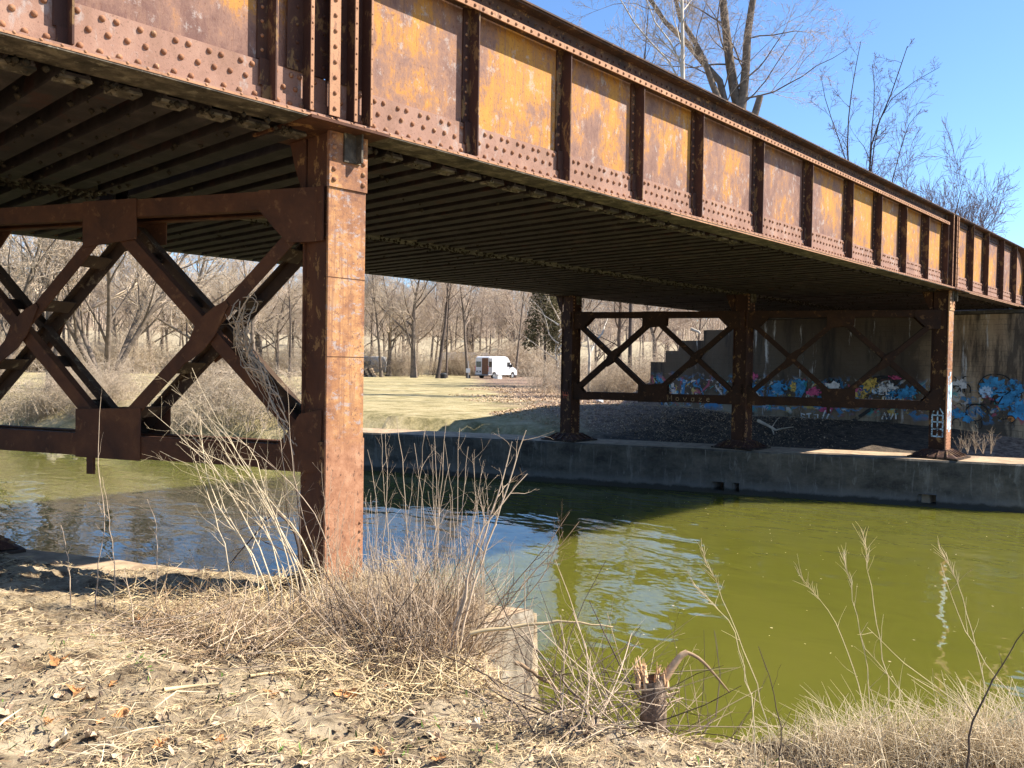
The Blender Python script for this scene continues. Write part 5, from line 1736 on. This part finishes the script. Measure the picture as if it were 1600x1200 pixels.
def land_points(n, x0, x1, y0, y1, near=2.0, slope=False):
    """random points on the near bank, denser close to the path where the photographer stands"""
    out = []
    tot = 0
    while tot < n:
        X, Y = rg.uniform(x0, x1, n), rg.uniform(y0, y1, n)
        dist = np.hypot(X - CAM[0], Y - CAM[1])
        xc = np.interp(Y, [c[0] for c in CREST], [c[1] for c in CREST])
        t = X + SK * Y
        ok = (vn(X, Y, 2.1, 13 + n % 7) + 0.6 * vn(X, Y, 6.3, n % 5) > rg.normal(size=n) * 0.22 - 0.12) & (rg.random(n) < np.clip((near / np.maximum(dist, near)) ** 1.2, 0.06, 1)) & np.where(Y < -1, X < xc + (0.5 if slope else 0.12), t < 0.5)
        out.append(np.stack([X[ok], Y[ok]], -1))
        tot += ok.sum()
    return np.concatenate(out)[:n]


def slivers(XY, ln, wd, lift, pitch, mat, name, label, cat, bend=0.3):
    n = len(XY)
    z = h_near(XY[:, 0], XY[:, 1])
    L = rg.uniform(*ln, n)[:, None]
    a0 = rg.uniform(0, 6.28, n)
    pt = np.abs(rg.normal(size=n)) * pitch
    d = np.stack([np.cos(a0) * np.cos(pt), np.sin(a0) * np.cos(pt), np.sin(pt)], -1)
    sd = np.stack([-np.sin(a0), np.cos(a0), rg.normal(size=n) * 0.5], -1) * rg.uniform(*wd, n)[:, None]
    c = np.stack([XY[:, 0], XY[:, 1], z + rg.random(n) ** 2 * lift + 0.003], -1)
    k = sd / np.linalg.norm(sd, axis=1, keepdims=True) * L * bend * rg.normal(size=(n, 1)) * 0.3 + np.array([0, 0, 1]) * L * 0.06 * rg.random((n, 1))
    p0, p1, p2 = c - d * L / 2, c + k, c + d * L / 2
    lo = np.minimum(p0[:, 2], p2[:, 2]) - (c[:, 2] - 0.002)
    for p in (p0, p1, p2):
        p[:, 2] -= np.minimum(lo, 0) + 0.004
    V = np.stack([p0 - sd * .4, p0 + sd * .4, p1 - sd, p1 + sd, p2 - sd * .3, p2 + sd * .3], 1).reshape(-1, 3)
    b_ = (np.arange(n) * 6)[:, None]
    F = np.concatenate([b_ + np.array([[0, 1, 3, 2]]), b_ + np.array([[2, 3, 5, 4]])])
    return tag(ob(name, np_mesh(name, V, F, mat)), label, cat, None, "stuff")


slivers(land_points(80000, -5.0, 2.2, -6.0, 4.2), (0.02, 0.10), (0.0008, 0.0024), 0.03, 0.14, M_STRAW, "straw_litter", "trampled straw lying over the near bank", "straw")
slivers(land_points(26000, -5.0, 2.2, -6.0, 4.2), (0.02, 0.10), (0.0009, 0.0026), 0.02, 0.12, M_STEM_BROWN, "brown_litter", "broken brown stems lying among the straw of the near bank", "straw")
slivers(land_points(4500, -5.0, 2.2, -6.0, 4.2), (0.08, 0.30), (0.0009, 0.0022), 0.05, 0.10, M_STRAW2, "long_straw", "long pale grass blades lying flat on the near bank", "straw")
slivers(land_points(8000, -5.0, 2.2, -6.0, 4.2), (0.010, 0.045), (0.004, 0.013), 0.02, 0.35, M_LEAF, "leaf_crumbs", "crumbled dead leaves over the near bank", "leaves")
slivers(land_points(14000, -5.0, 2.2, -6.0, 4.2), (0.010, 0.05), (0.003, 0.012), 0.006, 0.25, M_TWIG_DARK, "shadow_crumbs", "dark scraps imitating small shadows over the near bank", "leaves")  # dark scraps stand in for small shadows and hollows in the ground
sprig = land_points(900, -3.6, -0.6, -4.2, -0.4)
sprig = sprig[(vn(sprig[:, 0], sprig[:, 1], 2.3) > 0.12)]
slivers(sprig, (0.02, 0.06), (0.003, 0.006), 0.02, 0.8, M_GREEN, "green_sprouts", "small green sprouts between the straw", "sprouts")

# single dead leaves, curled
LEAFS = []
for k in range(4):
    r2 = np.random.default_rng(60 + k)
    an = np.linspace(0, 2 * np.pi, 14, endpoint=False)
    rad = 0.05 * (1 + 0.35 * np.cos(5 * an + k) + 0.15 * r2.normal(size=14))
    ring = np.stack([rad * np.cos(an) * 1.25, rad * np.sin(an)], -1)
    inner = ring * 0.5
    zf = lambda p: 4.5 * p[:, 0] ** 2 * (0.6 + 0.3 * k % 2) - 2.5 * p[:, 1] ** 2 + 0.012 * r2.normal(size=len(p))
    V = np.concatenate([np.array([[0, 0, 0.0]]), np.column_stack([inner, zf(inner)]), np.column_stack([ring, zf(ring)])])
    j = np.arange(14)
    F = [(0, 1 + a_, 1 + (a_ + 1) % 14) for a_ in j] + [(1 + a_, 15 + a_, 15 + (a_ + 1) % 14, 1 + (a_ + 1) % 14) for a_ in j]
    me = bpy.data.meshes.new("dead_leaf")
    me.from_pydata(V.tolist(), [], F)
    LEAFS.append(me)
LM = [M_LEAF, M_LEAF_O, M_STRAW2]
for m in LM[1:]:
    pass
leaf_me = {}
for k, me in enumerate(LEAFS):
    for i, m in enumerate(LM):
        c_ = me.copy()
        c_.materials.append(m)
        leaf_me[(k, i)] = c_


def leaf(px, py, k, i, sc, label, group=None):
    p = ground_hit(px, py)
    o = ob("dead_leaf", leaf_me[(k, i)], None, (p[0], p[1], p[2] + 0.012 * sc), (rnd.uniform(-.22, .22), rnd.uniform(-.22, .22), rnd.uniform(0, 6.28)), (sc, sc, sc))
    tag(o, label, "leaf", group)


leaf(192, 1119, 0, 1, 1.0, "orange-brown dead leaf lying at the lower left of the near bank")
leaf(540, 1086, 1, 1, 1.0, "orange-brown curled leaf lying below the brush clump")
leaf(213, 972, 2, 1, 1.1, "rust-red curled leaf at the left end of the brush pile")
leaf(735, 1138, 0, 2, 1.0, "pale curled leaf lying under the concrete pier end")
leaf(100, 1162, 3, 2, 0.8, "pale grey leaf at the lower left corner of the bank")
leaf(305, 985, 1, 0, 0.7, "pale tan leaf on the brush pile left of the column")
for k in range(44):
    for _ in range(20):
        px, py = rnd.uniform(0, 900), rnd.uniform(985, 1195)
        if py > 1000 + max(0, (px - 500)) * 0.3:
            break
    leaf(px, py, k % 4, rnd.choice((0, 0, 0, 1)), rnd.uniform(0.35, 0.75), "small curled dead leaf scattered on the straw of the near bank", "dead leaves scattered on the near bank")

# dry grass along the crest at the right
n = 20000
yy = -3.72 - 2.6 * rg.random(n) ** 0.7
xc = np.interp(yy, [c[0] for c in CREST], [c[1] for c in CREST])
xx = xc + rg.normal(size=n) * 0.22 + rg.uniform(-0.25, 0.55, n) - 0.1
cl_ = vn(xx, yy, 3.2, 2) + 0.5 * vn(xx, yy, 8, 1) + np.clip((-3.3 - yy) * 0.5, -0.4, 0.25)
kp = cl_ > -0.16
xx, yy = xx[kp], yy[kp]
n = len(xx)
zz = h_near(xx, yy)
H = rg.uniform(0.08, 0.40, n) * sm(-yy, 3.6, 4.6) * (0.75 + 0.5 * rg.random(n))
az = rg.uniform(0, 6.28, n)
ln_ = rg.uniform(0.2, 1.25, n)
ts = np.linspace(0, 1, 5)
P = np.zeros((n, 5, 3))
for i, t in enumerate(ts):
    bend = ln_ * t ** 1.8
    P[:, i] = np.stack([xx + np.cos(az) * H * bend * 0.8, yy + np.sin(az) * H * bend * 0.8, zz + H * (t - 0.32 * ln_ * t ** 2.4) - 0.02], -1)
R = rg.uniform(0.0009, 0.0021, n)[:, None] * np.array([1, 1, 0.9, 0.7, 0.35])[None]
A = Acc().tube(P, R, 3)
tag(ob("dry_grass", A.mesh("dry_grass", M_STRAW2)), "dense dry tan grass along the water's edge at the lower right", "grass", None, "stuff")

# grass stalks with feathery heads above the water
G3 = "tall seed stalks over the water"


def stalk(name, pts, depth, r0, mat, label, cat, head=0, twigs=0, group=None, seed=0, depth1=None, tl=0.16, root=True):
    """a thin stem through photo points at a given depth, rooted in the bank"""
    r2 = np.random.default_rng(seed + 900)
    d1 = depth1 or depth
    W = []
    for i, (x, y) in enumerate(pts):
        f = i / (len(pts) - 1)
        W.append(CAM + px_ray(x, y) * (depth + (d1 - depth) * f))
    W = np.array(W)
    g = hn(W[0][0], W[0][1])
    b = np.array([W[0][0], W[0][1], max(g, -1.3) - 0.03])
    if W[0][2] > g + 0.02 and root:
        W = np.vstack([b[None], W])
    else:
        b = W[0].copy()
    P = resample(W - b, 14)
    P[1:-1] += r2.normal(size=(12, 3)) * 0.004
    A = Acc().tube(P, r0 * (1 - 0.72 * np.linspace(0, 1, 14)), 5)
    if head:
        Q, RR = grow(P[None], np.full((1, 14), r0), 16, 0.82, 1.0, 22, 0.10, 0.5, 4, 0.02, 0.15, r2, 0.0007)
        A.tube(Q, RR, 3)
    if twigs:
        Q, RR = grow(P[None], np.linspace(r0, r0 * 0.3, 14)[None], twigs, 0.3, 0.98, 42, tl, 0.6, 5, 0.08, 0.14, r2, 0.0009)
        A.tube(Q, RR, 3)
        if twigs > 5:
            Q, RR = grow(Q, RR, 2, 0.4, 0.95, 40, 0.4, 0.7, 4, 0.05, 0.15, r2, 0.0008)
            A.tube(Q, RR, 3)
    o = ob(name, A.mesh(name, mat), None, b)
    return tag(o, label, cat, group)


for k, (pts, dp, hd, lb) in enumerate((
        ([(1205, 1150), (1170, 1030), (1130, 940), (1097, 856)], 3.6, 1, "feathery seed stalk leaning left, leftmost of the tall stalks at right"),
        ([(1180, 1120), (1150, 990), (1128, 955), (1083, 912)], 3.5, 1, "bent seed stalk just right of the stump's branch"),
        ([(1352, 1110), (1330, 1030), (1300, 960), (1247, 895)], 3.8, 1, "seed stalk with a drooping head left of the two upright stalks"),
        ([(1362, 1085), (1345, 990), (1330, 910), (1318, 862)], 3.9, 1, "upright seed stalk left of the tallest stalk"),
        ([(1392, 1105), (1375, 1000), (1360, 910), (1347, 828)], 3.9, 1, "tallest upright seed stalk over the middle of the green water"),
        ([(1540, 1060), (1515, 980), (1495, 900), (1468, 858)], 3.7, 1, "seed stalk with a broad head at right, beside the pale reflection"),
        ([(1600, 1110), (1545, 1045), (1490, 950), (1470, 880)], 3.5, 0, "thin bare stalk crossing behind the right seed stalk"),
        ([(1480, 1150), (1400, 1070), (1340, 1000), (1356, 972)], 3.6, 0, "arched pale stalk right of the tallest stalk"),
        ([(1560, 1150), (1500, 1100), (1420, 1040), (1355, 980)], 3.4, 0, "long pale stalk slanting across the lower right water"))):
    stalk("seed_stalk", pts, dp, 0.0027, M_STRAW2, lb, "grass stalk", hd, 3, G3, k)
stalk("bare_sapling", [(1512, 1150), (1535, 1090), (1565, 1040), (1605, 980)], 3.2, 0.006, M_TWIG_DARK, "dark bare sapling leaning out at the right edge", "sapling", 0, 2, None, 77)
stalk("bare_sapling", [(1220, 1195), (1216, 1130), (1208, 1080), (1185, 1010)], 2.9, 0.004, M_TWIG_DARK, "short dark sapling in the grass below the seed stalks", "sapling", 0, 4, None, 78)

def ground_stick(pts, r, label):
    P = np.array([ground_hit(*q) + np.array([0, 0, r + 0.012]) for q in pts])
    b = P[0].copy()
    tag(ob("fallen_stick", Acc().tube(resample(P - b, 10), r * np.linspace(1, 0.6, 10), 6).mesh("fallen_stick", M_STRAW), None, b), label, "stick")


# dead weed stems rising in front of the column
G4 = "dead weed stems standing around the near column"
wr = random.Random(19)
lbW = "pale dead weed stem standing in the clump right of the near column"
for k in range(40):
    bx = wr.uniform(556, 760)
    top = wr.uniform(650, 860) if bx > 590 else wr.uniform(700, 860)
    lean = wr.uniform(-30, 45)
    by = wr.uniform(925, 985)
    dp = wr.uniform(5.0, 6.1)
    stalk("weed_stem", [(bx, by), (bx + lean * 0.25, by - (by - top) * 0.35), (bx + lean * 0.5 + wr.uniform(-8, 8), by - (by - top) * 0.7), (bx + lean, top)], dp, wr.uniform(0.003, 0.0052), M_STEM, lbW, "weed stem", 0, wr.choice((3, 5, 8)), G4, k)
for k in range(16):
    bx = wr.uniform(470, 580)
    top = wr.uniform(720, 880)
    lean = wr.uniform(-20, 25)
    stalk("weed_stem", [(bx, 930), (bx + lean * .3, 930 - (930 - top) * .5), (bx + lean, top)], wr.uniform(5.4, 6.0), 0.0032, M_STEM, "pale dead weed stem standing directly in front of the near column", "weed stem", 0, 6, "dead weed stems in front of the column foot", 100 + k)
for k, pts in enumerate(([(500, 930), (430, 830), (340, 740), (265, 665), (232, 640)], [(490, 920), (440, 830), (380, 720), (330, 640), (300, 575)], [(480, 915), (420, 790), (395, 700), (330, 655)], [(470, 910), (425, 800), (360, 725), (280, 690)],
                         [(455, 905), (395, 800), (330, 740), (250, 705)], [(440, 890), (400, 790), (345, 690), (290, 630)], [(460, 900), (415, 770), (340, 660), (268, 608)], [(430, 900), (360, 770), (310, 690), (270, 655)], [(420, 900), (330, 780), (318, 700), (312, 650)],
                         [(405, 885), (345, 790), (330, 715), (285, 680)], [(510, 940), (470, 830), (400, 760), (338, 672)], [(360, 880), (325, 770), (310, 740), (300, 705)])):
    stalk("leaning_stem", pts, 5.9, wr.uniform(0.0045, 0.007), M_STRAW2, "pale dead stem leaning left over the water from the near column's foot", "weed stem", 0, 9, "pale stems leaning left over the water", 200 + k, 6.6, 0.2)
for k, (pts, lb) in enumerate((([(475, 880), (450, 780), (440, 700), (432, 640)], "pale stem crossing the near bent's corner, left of the two long stems"), ([(505, 900), (470, 800), (455, 720), (448, 600)], "long pale stem rising against the column's dark side"),
                               ([(520, 860), (480, 780), (410, 710), (340, 672)], "long pale stick slanting up left from the column to the bottom chord"), ([(150, 915), (160, 850), (165, 800), (152, 740), (158, 620)], "thin pale stem standing alone at the far left"),
                               ([(245, 900), (245, 850), (243, 810), (230, 780)], "short pale stem with a tuft on the left bank"), ([(110, 905), (105, 860), (95, 820)], "thin dark stem standing left on the sunlit bank"), ([(180, 890), (172, 820), (160, 745)], "thin brown stem left, rising over the water"))):
    stalk("weed_stem", pts, 6.2, 0.005, M_STEM, lb, "weed stem", 0, 5, None, 300 + k)
for k, (pts, lb) in enumerate((([(700, 1010), (735, 900), (775, 790), (800, 690)], "thick brown forked stem rising over the water, right of the column"), ([(715, 1015), (750, 880), (780, 800), (822, 672)], "thick brown stem beside the forked one, bending right"),
                               ([(712, 1000), (740, 850), (780, 790), (824, 740)], "short brown stem branching right below the forked stem"))):
    stalk("woody_stem", pts, 5.0, 0.0105, M_STEM, lb, "stem", 0, 8, None, 320 + k, 5.2, 0.18)
for k, (pts, lb) in enumerate((([(700, 1040), (770, 950), (850, 860), (890, 800)], "thin branch arching right over the water, uppermost of the three"), ([(720, 1035), (800, 930), (860, 870), (905, 815)], "thin branch arching right over the water, middle of the three"),
                               ([(735, 1050), (800, 960), (855, 890), (880, 830)], "thin branch arching right over the water, lowest of the three"))):
    stalk("arching_branch", pts, 4.7, 0.006, M_STEM_BROWN, lb, "branch", 0, 9, None, 340 + k, 4.9, 0.25)
stalk("cut_branch", [(735, 990), (790, 982), (860, 970), (910, 973), (958, 980)], 4.55, 0.013, M_STRAW, "olive cut branch sticking out level from the brush over the pier end", "branch", 0, 0, None, 360, root=False)
stalk("fallen_branch", [(805, 1035), (850, 1060), (880, 1085), (905, 1120)], 4.3, 0.012, M_STEM_BROWN, "brown forked fallen branch between the pier end and the stump", "branch", 0, 8, None, 361, None, 0.6, False)
stalk("dark_branch", [(470, 850), (440, 800), (420, 805), (385, 850), (360, 880)], 6.3, 0.014, M_TWIG_DARK, "black bare branch over the water just left of the column", "branch", 0, 9, None, 362, None, 0.35)
stalk("dark_branch", [(470, 830), (462, 760), (458, 720), (452, 690)], 6.4, 0.01, M_TWIG_DARK, "black upright twig against the water just left of the column", "branch", 0, 7, None, 363, None, 0.25)
ground_stick([(255, 1085), (290, 1080), (345, 1075)], 0.011, "pale grey stick lying on the bank below the brush pile")
ground_stick([(390, 1062), (440, 1055), (500, 1048)], 0.009, "longer pale stick lying on the bank left of the brush clump")

# brush pile: loose dead stems lying in a heap, and the dense clump in front of the pier end
def heap(n, cen, spread, ln, r, pitch, mat, name, label, cat, az0=None, azs=3.14, lift=0.25, curve=0.25):
    c = np.array(cen)[rg.integers(len(cen), size=n)]
    X = c[:, 0] + rg.normal(size=n) * spread
    Y = c[:, 1] + rg.normal(size=n) * spread
    ok = X + SK * Y < 0.75
    X, Y = X[ok], Y[ok]
    n = len(X)
    Z = h_near(X, Y)
    L = rg.uniform(*ln, n)
    a0 = (rg.uniform(0, 6.28, n) if az0 is None else az0 + rg.normal(size=n) * azs)
    pt = np.radians(rg.uniform(*pitch, n))
    d = np.stack([np.cos(a0) * np.cos(pt), np.sin(a0) * np.cos(pt), np.sin(pt)], -1)
    P = np.zeros((n, 5, 3))
    p = np.stack([X, Y, Z + rg.random(n) ** 1.5 * lift - 0.01], -1)
    cv = rg.normal(size=(n, 3)) * curve
    for k in range(5):
        P[:, k] = p
        p = p + d * (L / 4)[:, None]
        d = nrm(d + cv * 0.25 + rg.normal(size=(n, 3)) * 0.06)
    R = rg.uniform(*r, n)[:, None] * np.array([1, 0.92, 0.8, 0.65, 0.4])[None]
    A = Acc().tube(P, R, 4)
    Q, RR = grow(P, R, 2, 0.3, 1.0, 40, 0.32, 0.6, 4, 0.05, 0.15, rg, 0.0008)
    A.tube(Q, RR, 3)
    return tag(ob(name, A.mesh(name, mat)), label, cat, None, "stuff")


def cens(pts):
    return [tuple(ground_hit(x, y)[:2]) for x, y in pts]


C_PILE = cens([(330, 1005), (400, 1005), (470, 1000), (540, 1000), (600, 1000), (640, 1010), (380, 1030), (480, 1035), (560, 1035), (250, 1000), (690, 1010)])
C_CLUMP = cens([(600, 1010), (640, 1020), (680, 1020), (660, 990), (690, 1000), (620, 1045), (670, 1050)])
heap(430, C_PILE, 0.16, (0.25, 0.95), (0.0015, 0.0045), (-4, 13), M_STEM, "brush_pile", "heap of pale dead stems lying on the bank in front of the column", "brush", 0.6, 1.2, 0.14)
heap(420, C_PILE, 0.17, (0.25, 0.9), (0.0015, 0.005), (-4, 13), M_STEM_BROWN, "brown_brush", "brown dead stems lying in the heap on the bank", "brush", 0.9, 0.9, 0.14)
heap(460, C_CLUMP, 0.16, (0.25, 0.85), (0.0014, 0.0036), (12, 88), M_STEM, "dead_stem_clump", "dense clump of upright dead stems in front of the pier end", "brush", None, 3, 0.02, 0.7)
heap(520, C_CLUMP, 0.17, (0.2, 0.7), (0.0015, 0.004), (5, 80), M_STEM_BROWN, "brown_stem_clump", "brown stems inside the dense clump in front of the pier end", "brush", None, 3, 0.02, 0.6)
C_ROOT = cens([(545, 925), (590, 935), (640, 940), (700, 940), (750, 950)])
heap(330, C_ROOT, 0.14, (0.12, 0.5), (0.001, 0.0024), (20, 88), M_STRAW2, "fine_dead_grass", "fine pale dead grass at the foot of the near column", "grass", None, 3, 0.02)
C_NOSE = cens([(860, 1118), (900, 1125), (940, 1135), (980, 1140), (1080, 1140), (1040, 1140)])
heap(110, C_NOSE, 0.10, (0.3, 0.9), (0.0012, 0.004), (-12, 58), M_STEM, "twig_tangle", "tangle of thin pale twigs over the water between the pier end and the stump", "brush", 0.8, 1.6, 0.08, 0.9)
heap(90, C_NOSE, 0.10, (0.4, 1.0), (0.0012, 0.005), (-12, 52), M_TWIG_DARK, "dark_twig_tangle", "dark thin twigs in the tangle beside the stump", "brush", 0.8, 1.6, 0.08, 0.8)
heap(230, C_CLUMP, 0.2, (0.3, 0.8), (0.0015, 0.005), (-5, 60), M_TWIG_DARK, "dark_brush", "dark stems low inside the dense clump", "brush", None, 3, 0.1, 0.5)
slivers(land_points(5000, -1.6, 0.9, -2.6, 0.8, 6.0), (0.06, 0.3), (0.0015, 0.004), 0.16, 0.35, M_STRAW, "brush_straw", "bent straw caught in the brush pile", "straw")

# vine tangle hanging in the near bent's right cross brace
def bent_pt(px, py, t):
    d = px_ray(px, py)
    return CAM + d * ((t - CAM[0] - SK * CAM[1]) / (d[0] + SK * d[1]))


b = bent_pt(455, 700, 0.2)
A = Acc()
vr = np.random.default_rng(70)
for k in range(60):
    f0, f1 = sorted(vr.random(2))
    if f1 - f0 < 0.2:
        f1 = min(1, f0 + 0.35)
    line = np.array([(462, 705), (440, 660), (418, 610), (395, 570), (378, 535), (372, 495), (385, 470)], float)
    t = np.linspace(f0, f1, 6) * 6
    xy = np.stack([np.interp(t, range(7), line[:, i]) for i in (0, 1)], -1) + vr.normal(size=(6, 2)) * (9 if f0 < 0.5 else 15)
    P = resample(np.array([bent_pt(x, y, 0.0 + vr.uniform(-0.05, 0.4)) for x, y in xy]) - b, 12)
    A.tube(P, np.full(12, vr.uniform(0.002, 0.006)), 4)
tag(ob("vine_tangle", A.mesh("vine_tangle", M_STEM), None, b), "dry pale vine tangled up the near bent's right cross brace", "vine")

# chewed stump with a splintered top
p = at(1018, 1134, 2, 0.17)
root = thing("tree_stump", "small chewed stump with a splintered pale top at the water's edge", "stump", p)
dpt = float((p - CAM) @ FW)
def loc(px, py, dd=0.0):
    return CAM + px_ray(px, py) * (dpt + dd) - p
P = resample(np.array([loc(1020, 1150), loc(1020, 1120), loc(1022, 1085), loc(1018, 1060)]), 10)
TR = Acc()
V, F = tubes(P[None].astype(np.float32), (0.062 + 0.02 * np.linspace(1, 0, 10) ** 3)[None], 18)
V += (0.007 * np.array([vn(v[0] * 30, v[2] * 6, 1.3, 4) + vn(v[1] * 30, v[2] * 6, 1.3, 8) for v in V]))[:, None] * nrm(V * np.array([1, 1, 0]) + 1e-4)
TR.add(V, F)
ob("trunk", TR.mesh("trunk", M_BARK_DARK if False else plain("stump_bark", (0.20, 0.145, 0.105), 0.9, 0.1, 0.6, 22, 0.9)), root)
M_FRESH = plain("fresh_splintered_wood", (0.62, 0.40, 0.22), 0.8, 0.2, 0.3, 30)
rs = np.random.default_rng(5)
SPl = Acc()
for k in range(40):
    left = rs.random() < 0.55
    x = rs.uniform(994, 1012) if left else rs.uniform(1022, 1046)
    top = (1040 - 16 * rs.random() ** 2) if left else (1050 - 16 * rs.random())
    r0 = rs.uniform(.003, .012) * (1.3 if left else 1)
    SPl.tube(resample(np.array([loc(x, 1076, rs.uniform(-.04, .04)), loc(x + rs.uniform(-2, 2), 1056, rs.uniform(-.04, .04)), loc(x + (rs.uniform(-9, 2) if left else rs.uniform(-3, 8)), top, rs.uniform(-.05, .05))]), 5), np.linspace(r0, r0 * 0.15, 5), 4)
ob("splinters", SPl.mesh("splinters", M_FRESH, False), root)
HB = Acc().tube(resample(np.array([loc(1036, 1064), loc(1052, 1040), loc(1066, 1022), loc(1074, 1019)]), 8), np.linspace(0.026, 0.015, 8), 7)
ob("torn_strip", HB.mesh("torn_strip", M_FRESH), root)
BB = Acc().tube(resample(np.array([loc(1072, 1019), loc(1090, 1026), loc(1110, 1046), loc(1140, 1082)]), 10), np.linspace(0.011, 0.004, 10), 6)
ob("bent_branch", BB.mesh("bent_branch", M_STEM_BROWN), root)
TW = Acc()
for k in range(26):
    a_, b_ = rs.uniform(960, 1030), rs.uniform(1060, 1130)
    TW.tube(resample(np.array([loc(1018 + rs.uniform(-15, 20), rs.uniform(1070, 1120)), loc(1018 + rs.uniform(-50, 80), rs.uniform(1050, 1120), rs.uniform(-.15, .15)), loc(1018 + rs.uniform(-110, 150), rs.uniform(1040, 1130), rs.uniform(-.3, .2))]), 8), np.linspace(0.0035, 0.0012, 8), 4)
tag(ob("side_twigs", TW.mesh("side_twigs", M_STEM), root), kind="stuff")
# weeds on the far side of the pier at the right
for k, px in enumerate((1500, 1512, 1524, 1536, 1548)):
    b_ = Vector(at(px, 709, 2, 0.0))
    A = Acc()
    st = [stem(0.55 * (0.6 + 0.6 * RG.random()), 0.006, (0.3 * RG.normal(), 0.3 * RG.normal()), 0.1, RG, 6) for _ in range(6)]
    P, R = np.stack([s_[0] for s_ in st]), np.stack([s_[1] for s_ in st])
    A.tube(P, R, 3)
    A.tube(*grow(P, R, 5, .3, 1, 40, .4, .7, 4, .05, .15, RG, 0.003), 3)
    tag(ob("dry_weed", A.mesh("dry_weed", M_BRUSH), None, b_), "small dry weed on the sunlit strip before the graffiti wall, right of the far bent", "weed", "dry weeds before the graffiti wall")

# pale flecks of scum and seed floating on the water
n = 420
X, Y = rg.uniform(2.5, 15, n), rg.uniform(-5, 14, n)
ok = (X + SK * Y > 1.2) & (X + SK * Y < 16.9)
X, Y = X[ok], Y[ok]
n = len(X)
s_ = rg.uniform(0.006, 0.022, n)
a0 = rg.uniform(0, 6.28, n)
u = np.stack([np.cos(a0), np.sin(a0), 0 * a0], -1) * s_[:, None]
v = np.stack([-np.sin(a0), np.cos(a0), 0 * a0], -1) * s_[:, None] * rg.uniform(0.2, 0.9, (n, 1))
c = np.stack([X, Y, np.full(n, WATER_Z + 0.004)], -1)
tag(ob("floating_flecks", np_mesh("floating_flecks", np.stack([c - u, c - v, c + u, c + v], 1).reshape(-1, 3), np.arange(4 * n).reshape(n, 4), M_STRAW2)), "tiny pale flecks of scum floating on the green water", "scum", None, "stuff")
